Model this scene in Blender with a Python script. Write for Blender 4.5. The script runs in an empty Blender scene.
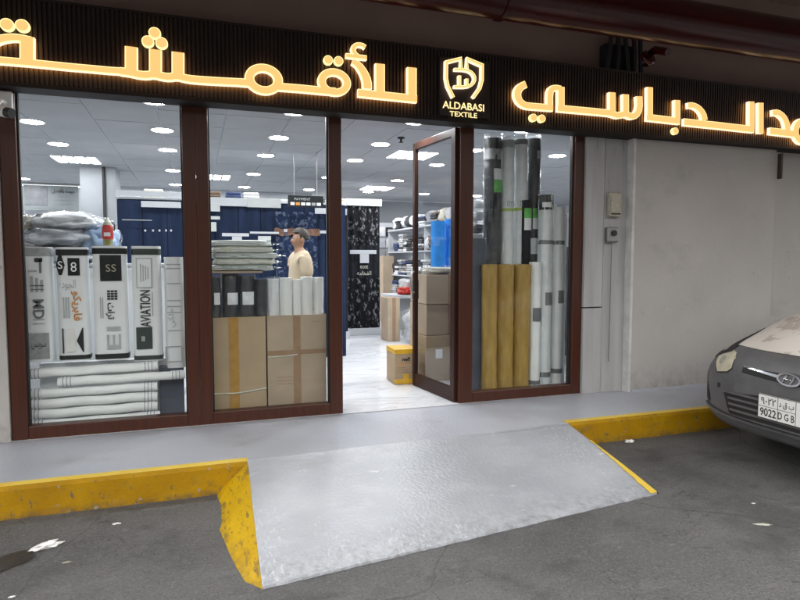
import bpy, bmesh, math, random, unicodedata
from mathutils import Vector, Matrix, noise
PI = math.pi
R = math.radians
rnd = random.Random(7)
sc = bpy.context.scene
C = sc.collection

# ------------------------------------------------------------------ camera
CAM_H, YAW, PITCH, FPX = 1.53, R(18.8), R(3.82), 600.0
cam_d = bpy.data.cameras.new('camera')
cam = bpy.data.objects.new('camera', cam_d)
C.objects.link(cam)
cam.location = (0, 0, CAM_H)
cam.rotation_euler = (R(90) - PITCH, 0, -YAW)
cam_d.sensor_fit = 'HORIZONTAL'
cam_d.sensor_width = 36
cam_d.lens = 36 * FPX / 800
cam_d.clip_start, cam_d.clip_end = 0.02, 200
sc.camera = cam

# ------------------------------------------------------------------ night glow over the street
w = bpy.data.worlds.new('World')
sc.world = w
w.use_nodes = True
bg = w.node_tree.nodes['Background']
bg.inputs[0].default_value = (1.0, 0.985, 0.97, 1)
bg.inputs[1].default_value = 3.9
sc.view_settings.view_transform = 'Standard'
sc.view_settings.look = 'None'
sc.view_settings.exposure = 0.0
sc.view_settings.gamma = 1.0
sc.cycles.max_bounces = 8
sc.cycles.transparent_max_bounces = 16
sc.cycles.sample_clamp_indirect = 6
sc.cycles.use_denoising = True

# ------------------------------------------------------------------ measuring: a sight line of the photo meets a real plane
_fw = Vector((math.sin(YAW) * math.cos(PITCH), math.cos(YAW) * math.cos(PITCH), -math.sin(PITCH)))
_rt = Vector((math.cos(YAW), -math.sin(YAW), 0))
_up = _rt.cross(_fw)
def _ray(u, v): return _fw + (u - 400) / FPX * _rt - (v - 300) / FPX * _up
def at(u, v, Y):
    d = _ray(u, v); return Vector((0, 0, CAM_H)) + d * (Y / d.y)
def onz(u, v, z):
    d = _ray(u, v); return Vector((0, 0, CAM_H)) + d * ((z - CAM_H) / d.z)

# ------------------------------------------------------------------ materials
def mat(name, col, rough=.6, metal=0, var=.12, scale=8, bump=0, bscale=None, col2=None, spec=.5, emit=None, estr=0, coat=0, detail=4, stretch=None, trans=0):
    m = bpy.data.materials.new(name); m.use_nodes = True
    n = m.node_tree.nodes; l = m.node_tree.links; b = n['Principled BSDF']
    b.inputs['Roughness'].default_value = rough; b.inputs['Metallic'].default_value = metal
    b.inputs['Specular IOR Level'].default_value = spec; b.inputs['Coat Weight'].default_value = coat
    b.inputs['Coat Roughness'].default_value = .15
    tc = n.new('ShaderNodeTexCoord'); vec = tc.outputs['Object']
    if stretch:
        mp = n.new('ShaderNodeMapping'); l.new(vec, mp.inputs[0]); mp.inputs['Scale'].default_value = stretch; vec = mp.outputs[0]
    ns = n.new('ShaderNodeTexNoise'); ns.inputs['Scale'].default_value = scale; ns.inputs['Detail'].default_value = detail
    l.new(vec, ns.inputs['Vector'])
    cr = n.new('ShaderNodeValToRGB'); l.new(ns.outputs[0], cr.inputs[0])
    c2 = col2 or tuple(min(1, c * (1 + var)) for c in col); c1 = col if col2 else tuple(c * (1 - var) for c in col)
    cr.color_ramp.elements[0].color = (*c1, 1); cr.color_ramp.elements[1].color = (*c2, 1)
    cr.color_ramp.elements[0].position = .32; cr.color_ramp.elements[1].position = .68
    l.new(cr.outputs[0], b.inputs['Base Color'])
    if bump:
        nb = n.new('ShaderNodeTexNoise'); nb.inputs['Scale'].default_value = bscale or scale * 3; nb.inputs['Detail'].default_value = 5
        l.new(vec, nb.inputs['Vector'])
        bp = n.new('ShaderNodeBump'); bp.inputs['Strength'].default_value = bump; bp.inputs['Distance'].default_value = .01
        l.new(nb.outputs[0], bp.inputs['Height']); l.new(bp.outputs[0], b.inputs['Normal'])
    if emit:
        b.inputs['Emission Color'].default_value = (*emit, 1); b.inputs['Emission Strength'].default_value = estr
    m['ramp'] = cr.name
    return m

def layer(m, col, scale, lo, hi, detail=6, seed=0, amount=1.0, stretch=None, kind='noise', rough=None, mask=None, zf=None):
    """a second worn layer of paint, dirt or scuffs over the base colour"""
    n = m.node_tree.nodes; l = m.node_tree.links; b = n['Principled BSDF']
    src = b.inputs['Base Color'].links[0].from_socket
    tc = n.new('ShaderNodeTexCoord'); mp = n.new('ShaderNodeMapping'); l.new(tc.outputs['Object'], mp.inputs[0])
    mp.inputs['Location'].default_value = (seed * 3.7, seed * 1.3, seed * 2.1)
    if stretch: mp.inputs['Scale'].default_value = stretch
    if kind == 'crack':
        nz = n.new('ShaderNodeTexNoise'); nz.inputs['Scale'].default_value = scale * 1.7; nz.inputs['Detail'].default_value = 6
        l.new(mp.outputs[0], nz.inputs[0])
        ad = n.new('ShaderNodeMixRGB'); ad.blend_type = 'ADD'; ad.inputs[0].default_value = .35
        l.new(mp.outputs[0], ad.inputs[1]); l.new(nz.outputs[1], ad.inputs[2])
        t = n.new('ShaderNodeTexVoronoi'); t.feature = 'DISTANCE_TO_EDGE'; t.inputs['Scale'].default_value = scale
        l.new(ad.outputs[0], t.inputs['Vector']); fac = t.outputs['Distance']
    elif kind == 'vein':
        t = n.new('ShaderNodeTexNoise'); t.inputs['Scale'].default_value = scale; t.inputs['Detail'].default_value = detail
        t.inputs['Distortion'].default_value = 1.6; l.new(mp.outputs[0], t.inputs['Vector'])
        s = n.new('ShaderNodeMath'); s.operation = 'SUBTRACT'; s.inputs[1].default_value = .5; l.new(t.outputs[0], s.inputs[0])
        a = n.new('ShaderNodeMath'); a.operation = 'ABSOLUTE'; l.new(s.outputs[0], a.inputs[0]); fac = a.outputs[0]
    else:
        t = n.new('ShaderNodeTexNoise'); t.inputs['Scale'].default_value = scale; t.inputs['Detail'].default_value = detail
        t.inputs['Roughness'].default_value = .65
        l.new(mp.outputs[0], t.inputs['Vector']); fac = t.outputs[0]
    mr = n.new('ShaderNodeMapRange'); l.new(fac, mr.inputs[0])
    mr.inputs[1].default_value = lo; mr.inputs[2].default_value = hi; mr.inputs[3].default_value = 0; mr.inputs[4].default_value = amount
    if mask:      # patchy: keep this wear to some areas only
        t2 = n.new('ShaderNodeTexNoise'); t2.inputs['Scale'].default_value = mask[0]; t2.inputs['Detail'].default_value = 3
        l.new(mp.outputs[0], t2.inputs['Vector'])
        m3 = n.new('ShaderNodeMapRange'); l.new(t2.outputs[0], m3.inputs[0]); m3.inputs[1].default_value = mask[1]; m3.inputs[2].default_value = mask[2]
        mm_ = n.new('ShaderNodeMath'); mm_.operation = 'MULTIPLY'; l.new(mr.outputs[0], mm_.inputs[0]); l.new(m3.outputs[0], mm_.inputs[1]); mr = mm_
    if zf:        # splash dirt: thickest at height zf[0], gone at zf[1]
        sp_ = n.new('ShaderNodeSeparateXYZ'); l.new(tc.outputs['Object'], sp_.inputs[0])
        m4 = n.new('ShaderNodeMapRange'); l.new(sp_.outputs[2], m4.inputs[0]); m4.inputs[1].default_value = zf[1]; m4.inputs[2].default_value = zf[0]
        mq = n.new('ShaderNodeMath'); mq.operation = 'MULTIPLY'; l.new(mr.outputs[0], mq.inputs[0]); l.new(m4.outputs[0], mq.inputs[1]); mr = mq
    mx = n.new('ShaderNodeMixRGB'); l.new(mr.outputs[0], mx.inputs[0]); l.new(src, mx.inputs[1]); mx.inputs[2].default_value = (*col, 1)
    l.new(mx.outputs[0], b.inputs['Base Color'])
    if rough is not None:
        r0 = b.inputs['Roughness'].default_value
        mr2 = n.new('ShaderNodeMapRange'); l.new(mr.outputs[0], mr2.inputs[0]); mr2.inputs[3].default_value = r0; mr2.inputs[4].default_value = rough
        l.new(mr2.outputs[0], b.inputs['Roughness'])
    return m

def emis(name, col, s):
    m = bpy.data.materials.new(name); m.use_nodes = True; n = m.node_tree.nodes; n.clear()
    o = n.new('ShaderNodeOutputMaterial'); e = n.new('ShaderNodeEmission'); e.inputs[0].default_value = (*col, 1); e.inputs[1].default_value = s
    m.node_tree.links.new(e.outputs[0], o.inputs[0]); return m

def glassy(name, tint, refl=1.5, rough=0.0, haze=0.0, hazecol=(.8, .85, .9), crumple=0):
    m = bpy.data.materials.new(name); m.use_nodes = True; n = m.node_tree.nodes; l = m.node_tree.links; n.clear()
    o = n.new('ShaderNodeOutputMaterial'); t = n.new('ShaderNodeBsdfTransparent'); t.inputs[0].default_value = (*tint, 1)
    g = n.new('ShaderNodeBsdfGlossy'); g.inputs['Roughness'].default_value = rough
    f = n.new('ShaderNodeFresnel'); ge = n.new('ShaderNodeNewGeometry'); mi = n.new('ShaderNodeMapRange')   # a thin sheet reflects alike from both sides
    mi.inputs[3].default_value = refl; mi.inputs[4].default_value = 1 / refl
    l.new(ge.outputs['Backfacing'], mi.inputs[0]); l.new(mi.outputs[0], f.inputs[0])
    mx = n.new('ShaderNodeMixShader'); l.new(f.outputs[0], mx.inputs[0]); l.new(t.outputs[0], mx.inputs[1]); l.new(g.outputs[0], mx.inputs[2])
    last = mx
    if haze:
        d = n.new('ShaderNodeBsdfDiffuse'); d.inputs[0].default_value = (*hazecol, 1)
        tc = n.new('ShaderNodeTexCoord'); nz = n.new('ShaderNodeTexNoise'); nz.inputs['Scale'].default_value = 14; nz.inputs['Detail'].default_value = 5
        l.new(tc.outputs['Object'], nz.inputs[0])
        mr = n.new('ShaderNodeMapRange'); l.new(nz.outputs[0], mr.inputs[0]); mr.inputs[1].default_value = .4; mr.inputs[2].default_value = .75
        mr.inputs[3].default_value = haze * .25; mr.inputs[4].default_value = haze
        m2 = n.new('ShaderNodeMixShader'); l.new(mr.outputs[0], m2.inputs[0]); l.new(mx.outputs[0], m2.inputs[1]); l.new(d.outputs[0], m2.inputs[2]); last = m2
        if crumple:
            bp = n.new('ShaderNodeBump'); bp.inputs['Strength'].default_value = crumple; bp.inputs['Distance'].default_value = .02
            l.new(nz.outputs[0], bp.inputs['Height']); l.new(bp.outputs[0], g.inputs['Normal'])
    l.new(last.outputs[0], o.inputs[0]); return m

M = {}
M['asphalt'] = mat('asphalt', (.088, .087, .087), .72, col2=(.128, .127, .126), scale=1.3, bump=.9, bscale=70, detail=8)
layer(M['asphalt'], (.20, .198, .195), 95, .52, .62, seed=31, amount=.5, detail=3)
layer(M['asphalt'], (.035, .035, .035), 70, .54, .64, seed=32, amount=.55, detail=3)
layer(M['asphalt'], (.048, .047, .046), 3.2, .54, .70, seed=2, amount=.7, detail=9)
layer(M['asphalt'], (.30, .295, .29), 38, .66, .72, seed=5, amount=.8, mask=(1.5, .45, .6))
layer(M['asphalt'], (.05, .05, .05), 7, .60, .70, seed=15, amount=.7, mask=(1.0, .48, .6), stretch=(.7, 1.3, 1))
layer(M['asphalt'], (.19, .187, .183), 5.5, .57, .74, seed=8, amount=.55, stretch=(.6, 1.8, 1), detail=10)
layer(M['asphalt'], (.03, .03, .03), .55, .0035, .0, kind='crack', seed=4, amount=.55)
layer(M['asphalt'], (.022, .022, .022), 2.2, .006, .0, kind='vein', seed=14, amount=.75, detail=10, mask=(.8, .52, .58))
layer(M['asphalt'], (.045, .044, .043), 1.1, .52, .66, seed=71, amount=.5, detail=10)
layer(M['asphalt'], (.26, .255, .245), 14, .64, .70, seed=73, amount=.5, detail=10, mask=(1.7, .5, .6))
M['walk'] = mat('painted_concrete', (.40, .425, .475), .33, col2=(.48, .50, .55), scale=1.1, bump=.4, bscale=38, detail=7)
layer(M['walk'], (.30, .30, .31), 2.4, .57, .75, seed=1, amount=.55)
layer(M['walk'], (.20, .19, .18), 17, .67, .74, seed=3, amount=.55)
layer(M['walk'], (.25, .25, .24), 28, .62, .70, seed=14, amount=.5, detail=8, mask=(1.2, .5, .64))
layer(M['walk'], (.75, .77, .79), 16, .66, .72, seed=6, amount=.4, detail=9, stretch=(1, .6, 1))
M['ramp'] = mat('worn_ramp_paint', (.33, .35, .385), .30, col2=(.43, .45, .485), scale=1.6, bump=.5, bscale=45, detail=7)
layer(M['ramp'], (.33, .33, .33), 3.4, .54, .74, seed=2, amount=.45, detail=9)
layer(M['ramp'], (.15, .145, .14), 22, .42, .68, seed=41, amount=.85, detail=9, zf=(.0, .055))
layer(M['ramp'], (.80, .82, .84), 46, .54, .62, seed=9, amount=.6, detail=9, stretch=(1.5, .5, 1), mask=(.9, .50, .66))
layer(M['ramp'], (.80, .82, .84), 12, .63, .69, seed=5, amount=.4, detail=9, stretch=(.8, 1.6, 1), mask=(1.3, .38, .55))
layer(M['ramp'], (.62, .64, .67), 4.5, .53, .62, seed=61, amount=.12, detail=10, stretch=(.7, 1.5, 1))
layer(M['ramp'], (.25, .24, .22), 34, .62, .70, seed=12, amount=.6, detail=8, mask=(1.1, .5, .64))
layer(M['ramp'], (.2, .19, .18), 24, .69, .74, seed=4, amount=.6)
M['yellow'] = mat('yellow_kerb_paint', (.34, .175, .0), .6, spec=.25, col2=(.44, .245, .0), scale=4, bump=.4, bscale=40)
layer(M['yellow'], (.20, .13, .03), 9, .56, .72, seed=3, amount=.75)
layer(M['yellow'], (.12, .10, .08), 40, .60, .68, seed=5, amount=.8, stretch=(1, 1, .5))
layer(M['yellow'], (.07, .06, .05), 20, .35, .62, seed=51, amount=.85, zf=(-.01, .05))
layer(M['yellow'], (.33, .31, .28), 18, .66, .68, seed=53, amount=.8, detail=9)
M['yellow2'] = mat('brushed_yellow_paint', (.56, .33, .0), .55, spec=.3, col2=(.66, .41, .003), scale=4, bump=.6, bscale=30)
layer(M['yellow2'], (.20, .13, .04), 10, .55, .64, seed=3, amount=.75, stretch=(2.2, .7, 1), detail=9)
layer(M['yellow2'], (.09, .075, .055), 26, .58, .66, seed=5, amount=.75, stretch=(2.4, .8, 1), detail=9)
layer(M['yellow2'], (.08, .07, .055), 18, .38, .66, seed=7, amount=.8, zf=(-.01, .03), detail=9)
M['kerb_top'] = mat('kerb_top_paint', (.72, .49, .04), .5, col2=(.78, .56, .08), scale=7, bump=.3, bscale=60)
layer(M['kerb_top'], (.75, .72, .6), 14, .62, .68, seed=3, amount=.8)
M['wall'] = mat('painted_wall', (.42, .40, .38), .75, col2=(.47, .45, .43), scale=1.4, bump=.18, bscale=22)
layer(M['wall'], (.30, .29, .275), 2.2, .56, .76, seed=3, amount=.5, stretch=(1, 1, 1.2))
layer(M['wall'], (.16, .15, .14), 9, .66, .70, seed=7, amount=.5, mask=(1.2, .45, .6))
layer(M['wall'], (.13, .125, .12), 14, .42, .66, seed=17, amount=.4, stretch=(1, 1, .8), zf=(.18, .5))
layer(M['wall'], (.52, .51, .5), 5, .56, .64, seed=11, amount=.18, stretch=(1.1, 1, .9))
layer(M['wall'], (.22, .21, .20), 30, .66, .70, seed=21, amount=.6, mask=(2.2, .48, .6))
M['plank'] = mat('rough_white_board', (.36, .36, .365), .65, col2=(.46, .46, .455), scale=9, bump=.8, bscale=18, stretch=(1, 1, .12))
layer(M['plank'], (.22, .2, .18), 26, .62, .72, seed=2, amount=.7, stretch=(1, 1, .12))
M['trim'] = mat('white_trim', (.58, .58, .57), .6, bump=.1)
M['concrete'] = mat('brown_concrete', (.27, .19, .165), .85, scale=1.2, bump=.2, var=.12)
M['darkwall'] = mat('dark_render', (.05, .045, .04), .9)
M['frame'] = mat('brown_aluminium', (.055, .018, .011), .32, col2=(.075, .024, .012), scale=3, stretch=(14, 14, .5), bump=.05, bscale=20, coat=.0, spec=.35)
M['frame_shaded'] = mat('shaded_door_aluminium', (.026, .011, .008), .4, spec=.2, col2=(.036, .015, .010), scale=3, stretch=(14, 14, .5))  # frame brown with the open leaf's shade put into the colour
M['fascia'] = mat('dark_fluted_fascia', (.020, .0115, .0085), .55, var=.2)
M['fascia_trim'] = mat('fascia_trim', (.018, .013, .011), .6, spec=.2)
M['glass'] = glassy('window_glass', (.96, .98, .97), 1.45, 0, .006, (.5, .52, .55))
M['doorglass'] = glassy('door_glass', (.84, .86, .87), 1.5, 0, .02, (.5, .52, .55))
M['film'] = glassy('plastic_film', (.96, .97, .98), 1.5, .10, .12, (.82, .86, .9), crumple=1.4)
M['amber'] = emis('amber_letter_face', (1.0, .58, .20), 1.12)
M['amber_edge'] = emis('lit_letter_rim', (1.0, .76, .34), 1.6)
M['amber_side'] = emis('letter_return', (1.0, .80, .62), 1.35)
M['halo'] = emis('letter_back_glow', (1.0, .42, .08), 10)
M['lamp'] = emis('downlight_diffuser', (.97, .98, 1.0), 165)
M['panel'] = emis('panel_diffuser', (.93, .97, 1.0), 26)
M['led'] = emis('led_strip', (.93, .97, 1.0), 4)
M['ceil'] = mat('ceiling_tile', (.33, .34, .36), .8, var=.04, scale=2, bump=.1, bscale=80)
M['grid'] = mat('ceiling_grid', (.62, .64, .68), .5)
M['inwall'] = mat('shop_wall', (.52, .54, .57), .7, var=.04, scale=1)
M['pillar'] = mat('pillar_paint', (.30, .31, .33), .7, var=.1, scale=2)
M['grey_wall'] = mat('grey_far_wall', (.34, .36, .38), .7, var=.05, scale=1)
M['marble'] = mat('white_marble', (.70, .72, .75), .09, col2=(.80, .81, .83), scale=.8, detail=7)
layer(M['marble'], (.45, .48, .53), 1.1, .022, .0, kind='vein', seed=2, amount=.65, stretch=(.6, 1.5, 1))
layer(M['marble'], (.58, .61, .66), 2.6, .03, .0, kind='vein', seed=6, amount=.4, stretch=(.7, 1.4, 1))
M['white'] = mat('white_print', (.84, .87, .89), .45, var=.03, scale=4, bump=.15, bscale=12)
M['white2'] = mat('white_fabric', (.86, .89, .89), .55, var=.04, scale=6, bump=.5, bscale=16)
M['cream'] = mat('cream_fabric', (.56, .58, .49), .55, var=.12, scale=10, bump=.8, bscale=26)
M['grey_fabric'] = mat('greenish_grey_fabric', (.42, .47, .45), .55, var=.12, scale=10, bump=.8, bscale=26)
M['greyp'] = mat('grey_print', (.34, .36, .37), .5, var=.15, scale=20)
M['black'] = mat('black_print', (.016, .018, .020), .5, spec=.2, var=.2, scale=10)
M['blackf'] = mat('black_fabric', (.013, .015, .020), .6, spec=.2, var=.4, scale=10, bump=.5, bscale=22)
M['green_dark'] = mat('dark_green_print', (.028, .045, .038), .4)
M['navy'] = mat('navy_fabric', (.009, .018, .045), .7, spec=.12, col2=(.014, .026, .064), scale=3, bump=.3, bscale=9, stretch=(4, 4, .6))
M['slate'] = mat('slate_blue_board', (.085, .10, .135), .5, var=.2, scale=5)
M['gold'] = mat('gold_fabric', (.33, .205, .045), .40, col2=(.47, .31, .085), scale=9, bump=.7, bscale=14, stretch=(2, 2, .5))
M['goldend'] = mat('gold_roll_core', (.20, .13, .05), .6)
M['blue'] = mat('bright_blue_fabric', (.01, .24, .72), .5, var=.15, bump=.4)
M['card'] = mat('cardboard', (.40, .30, .185), .75, var=.08, scale=3, bump=.12, bscale=60)
layer(M['card'], (.30, .2, .1), 5, .58, .75, seed=4, amount=.35)
M['card2'] = mat('pale_cardboard', (.40, .315, .225), .75, var=.1, scale=3, bump=.12, bscale=60)
M['tape'] = mat('brown_tape', (.40, .22, .045), .3, var=.12, scale=14)
M['tape2'] = mat('pinkish_tape', (.30, .19, .11), .35, var=.1, scale=14)
M['ytape'] = mat('yellow_tape', (.72, .42, .03), .3, var=.12, scale=14)
M['orange'] = mat('orange_print', (.62, .25, .05), .5)
M['green'] = mat('green_print', (.13, .50, .10), .45, var=.25, scale=20)
M['lime'] = mat('lime_print', (.45, .60, .12), .45)
M['red'] = mat('red_paint', (.55, .03, .02), .35, var=.1)
M['olive'] = mat('olive_gold', (.30, .28, .12), .35, metal=.4)
M['lgrey'] = mat('light_grey_board', (.50, .52, .52), .6, var=.05)
M['dkgrey'] = mat('faded_grey_print', (.11, .115, .125), .6, var=.2, scale=12)
M['signgrey'] = mat('grey_banner', (.17, .19, .195), .6, var=.05)
M['floral'] = mat('black_floral_fabric', (.010, .010, .012), .7, spec=.12, var=.2)
layer(M['floral'], (.20, .21, .23), 17, .55, .62, seed=3, amount=.9, detail=4, stretch=(1.2, 1, .7))
M['redpipe'] = mat('red_pipe_paint', (.035, .001, .001), .24, var=.2, scale=3, bump=.06, coat=.0, spec=.4)
M['dark'] = mat('dark_rubber', (.015, .015, .016), .6)
M['beige'] = mat('beige_plastic', (.40, .37, .29), .5, var=.15, scale=30)
M['rust'] = mat('rusty_dark_steel', (.06, .03, .02), .7, var=.4, scale=30)
M['steel'] = mat('dull_steel', (.30, .30, .30), .4, metal=.7)
M['skin'] = mat('skin', (.36, .20, .13), .55, var=.05)
M['hair'] = mat('dark_hair', (.02, .015, .012), .6)
M['tan'] = mat('tan_cotton', (.52, .43, .31), .8, var=.06, bump=.4, bscale=20)
M['trouser'] = mat('dark_trousers', (.03, .035, .05), .8)
M['bumper'] = mat('dusty_grey_bumper', (.09, .09, .095), .40, col2=(.12, .12, .125), scale=5, bump=.05)
layer(M['bumper'], (.17, .165, .155), 4, .52, .78, seed=2, amount=.6)
layer(M['bumper'], (.22, .21, .2), 30, .66, .72, seed=6, amount=.35)
M['hood'] = mat('dusty_white_bonnet', (.62, .58, .53), .5, col2=(.70, .66, .61), scale=3, bump=.05)
layer(M['hood'], (.34, .27, .23), 2.6, .52, .56, seed=1, amount=.7)
M['headlamp'] = mat('clouded_headlamp', (.50, .47, .36), .22, var=.12, scale=14, coat=.6)
M['headlamp_bowl'] = mat('lamp_bowl', (.34, .33, .28), .2, coat=.6, var=.2, scale=30)
M['chrome'] = mat('chrome', (.75, .75, .76), .12, metal=1, var=.03)
M['plate'] = mat('plate_white', (.80, .80, .78), .35, var=.04)
M['ink'] = mat('black_ink', (.02, .02, .02), .5)
M['paleink'] = mat('pale_grey_ink', (.42, .45, .46), .5)
M['midink'] = mat('grey_ink', (.16, .17, .18), .5)
M['carglass'] = mat('dark_car_glass', (.02, .022, .024), .06, coat=.5)
M['tyre'] = mat('tyre_rubber', (.02, .02, .02), .8)
M['cctv'] = mat('cctv_white', (.62, .62, .60), .4)
M['litter'] = mat('litter_paper', (.85, .85, .83), .7, bump=.4)
M['stain'] = mat('wet_stain', (.022, .022, .022), .28, bump=.3, bscale=60, var=.3)
FABS = [mat('folded_fabric_%s' % n, c, .7, var=.15, scale=14, bump=.4) for n, c in dict(white=(.7, .71, .73), ivory=(.6, .56, .46), black=(.03, .03, .035), navy=(.03, .05, .13), grey=(.28, .29, .31), brown=(.18, .12, .08), teal=(.08, .22, .24), wine=(.22, .03, .05), green=(.12, .22, .1), sky=(.3, .42, .6), silver=(.48, .5, .53), pattern=(.42, .42, .42)).items()]

# ------------------------------------------------------------------ object helpers
def link(name, me, parent=None, m=None, loc=None, rot=None):
    o = bpy.data.objects.new(name, me); C.objects.link(o)
    if parent: o.parent = parent
    if m is not None and me is not None:
        for x in (m if isinstance(m, (list, tuple)) else [m]): me.materials.append(x)
    if loc is not None: o.location = loc
    if rot is not None: o.rotation_euler = rot
    return o
def tag(o, label=None, cat=None, group=None, kind=None):
    for k, v in (('label', label), ('category', cat), ('group', group), ('kind', kind)):
        if v: o[k] = v
    return o
def thing(name, label, cat, loc=(0, 0, 0), rz=0, group=None):
    o = bpy.data.objects.new(name, None); C.objects.link(o); o.empty_display_size = .1
    o.location = loc; o.rotation_euler = (0, 0, rz)
    return tag(o, label, cat, group)
def copy_tree(o, parent=None):
    c = o.copy(); C.objects.link(c); c.parent = parent
    for ch in list(o.children): copy_tree(ch, c)
    return c

class MB:
    def __init__(s): s.v = []; s.f = []; s.m = []; s.sm = []
    def add(s, vs, fs, mi=0, smooth=False):
        o = len(s.v); s.v += [tuple(v) for v in vs]
        for f in fs: s.f.append([i + o for i in f]); s.m.append(mi); s.sm.append(smooth)
        return s
    def box(s, x0, x1, y0, y1, z0, z1, mi=0):
        vs = [(x, y, z) for z in (z0, z1) for y in (y0, y1) for x in (x0, x1)]
        return s.add(vs, [(0, 2, 3, 1), (4, 5, 7, 6), (0, 1, 5, 4), (2, 6, 7, 3), (0, 4, 6, 2), (1, 3, 7, 5)], mi)
    def prism(s, pts, axis, a, b, mi=0, smooth=False):
        n = len(pts)
        def P(p, q):
            return {'y': (p[0], q, p[1]), 'x': (q, p[0], p[1]), 'z': (p[0], p[1], q)}[axis]
        vs = [P(p, a) for p in pts] + [P(p, b) for p in pts]
        s.add(vs, [tuple(range(n)), tuple(range(2 * n - 1, n - 1, -1))], mi)
        s.add(vs, [(i, (i + 1) % n, (i + 1) % n + n, i + n) for i in range(n)], mi, smooth)
        return s
    def tube(s, pts, r, n=12, mi=0, cap=True, r1=None, wob=0, seed=0):
        pts = [Vector(p) for p in pts]; rings = []
        N = len(pts)
        for i, p in enumerate(pts):
            d = (pts[min(i + 1, N - 1)] - pts[max(i - 1, 0)]).normalized()
            a = d.orthogonal().normalized() if abs(d.z) < .9 else Vector((1, 0, 0)); a = (a - d * a.dot(d)).normalized(); b = d.cross(a)
            t = i / max(1, N - 1); rr = (r if r1 is None else r + (r1 - r) * t) if not isinstance(r, (list, tuple)) else r[i]
            ring = []
            for k in range(n):
                th = 2 * PI * k / n; q = rr
                if wob: q *= 1 + wob * noise.noise(Vector((math.cos(th) * 1.7 + seed, math.sin(th) * 1.7, i * .55 + seed)))
                ring.append(p + (a * math.cos(th) + b * math.sin(th)) * q)
            rings.append(ring)
        vs = [v for g in rings for v in g]
        fs = [(i * n + k, i * n + (k + 1) % n, (i + 1) * n + (k + 1) % n, (i + 1) * n + k) for i in range(N - 1) for k in range(n)]
        s.add(vs, fs, mi, True)
        if cap: s.add(vs, [tuple(range(n - 1, -1, -1)), tuple((N - 1) * n + k for k in range(n))], mi)
        return s
    def lathe(s, prof, c=(0, 0, 0), n=20, mi=0):
        vs = [(c[0] + r * math.cos(2 * PI * k / n), c[1] + r * math.sin(2 * PI * k / n), c[2] + z) for r, z in prof for k in range(n)]
        return s.add(vs, [(i * n + k, i * n + (k + 1) % n, (i + 1) * n + (k + 1) % n, (i + 1) * n + k) for i in range(len(prof) - 1) for k in range(n)], mi, True)
    def grid(s, fn, nu, nv, mi=0, smooth=True):
        vs = [fn(i / nu, j / nv) for j in range(nv + 1) for i in range(nu + 1)]
        return s.add(vs, [(j * (nu + 1) + i, j * (nu + 1) + i + 1, (j + 1) * (nu + 1) + i + 1, (j + 1) * (nu + 1) + i) for j in range(nv) for i in range(nu)], mi, smooth)
    def mesh(s, name):
        me = bpy.data.meshes.new(name); me.from_pydata(s.v, [], s.f); me.update()
        me.polygons.foreach_set('material_index', s.m); me.polygons.foreach_set('use_smooth', s.sm)
        b = bmesh.new(); b.from_mesh(me); bmesh.ops.recalc_face_normals(b, faces=b.faces); b.to_mesh(me); b.free()
        return me
    def build(s, name, m, parent=None, bevel=0, loc=None, rot=None, segs=2):
        o = link(name, s.mesh(name), parent, m, loc, rot)
        if bevel:
            bv = o.modifiers.new('bevel', 'BEVEL'); bv.width = bevel; bv.segments = segs; bv.limit_method = 'ANGLE'; bv.angle_limit = R(40)
        return o
def B(name, m, x0, x1, y0, y1, z0, z1, parent=None, bevel=0): return MB().box(x0, x1, y0, y1, z0, z1).build(name, m, parent, bevel)

# Arabic words are shaped into their joined letter forms
_forms = {}
for cp in range(0xFE70, 0xFEFD):
    d = unicodedata.decomposition(chr(cp)).split()
    if len(d) == 2: _forms[(d[0][1:-1], int(d[1], 16))] = chr(cp)
def arabic(word):
    out = []; prev = False
    for i, ch in enumerate(word):
        o = ord(ch); can_next = ('initial', o) in _forms
        nxt = i + 1 < len(word) and ('final', ord(word[i + 1])) in _forms
        kind = ('medial' if prev and can_next and nxt else 'final' if prev else 'initial' if can_next and nxt else 'isolated')
        out.append(_forms.get((kind, o), ch)); prev = can_next and nxt
    return ''.join(reversed(out))
def text(name, body, m, parent, origin, xdir, ydir, height=None, width=None, ext=.001, bold=0, align='C'):
    """flat print: body set along xdir, letters up along ydir, scaled to height/width"""
    c = bpy.data.curves.new('txt', 'FONT'); c.body = body; c.size = 1; c.extrude = .0; c.offset = bold; c.resolution_u = 3
    o = bpy.data.objects.new('txt', c); C.objects.link(o); bpy.context.view_layer.update()
    me = bpy.data.meshes.new_from_object(o.evaluated_get(bpy.context.evaluated_depsgraph_get()))
    bpy.data.objects.remove(o); bpy.data.curves.remove(c)
    xs = [v.co.x for v in me.vertices]; ys = [v.co.y for v in me.vertices]
    x0, x1, y0, y1 = min(xs), max(xs), min(ys), max(ys)
    sx = (width / (x1 - x0)) if width else None; sy = (height / (y1 - y0)) if height else None
    sx = sx or sy; sy = sy or sx
    X = Vector(xdir).normalized(); Y = Vector(ydir).normalized(); Z = X.cross(Y)
    O = Vector(origin)
    for v in me.vertices:
        v.co = O + X * (v.co.x - (x0 + x1) / 2) * sx + Y * (v.co.y - (y0 + y1) / 2) * sy + Z * ext
    me.materials.clear()
    return link(name, me, parent, m)
XR, ZU = (1, 0, 0), (0, 0, 1)

# ================================================================== THE SETTING
FL = .19            # walkway and shop floor above the street
g = MB(); g.grid(lambda a, b: (-40 + 80 * a, -40 + 50 * b, 0.0), 8, 8, smooth=False)
tag(g.build('street', M['asphalt']), kind='structure')
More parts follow.
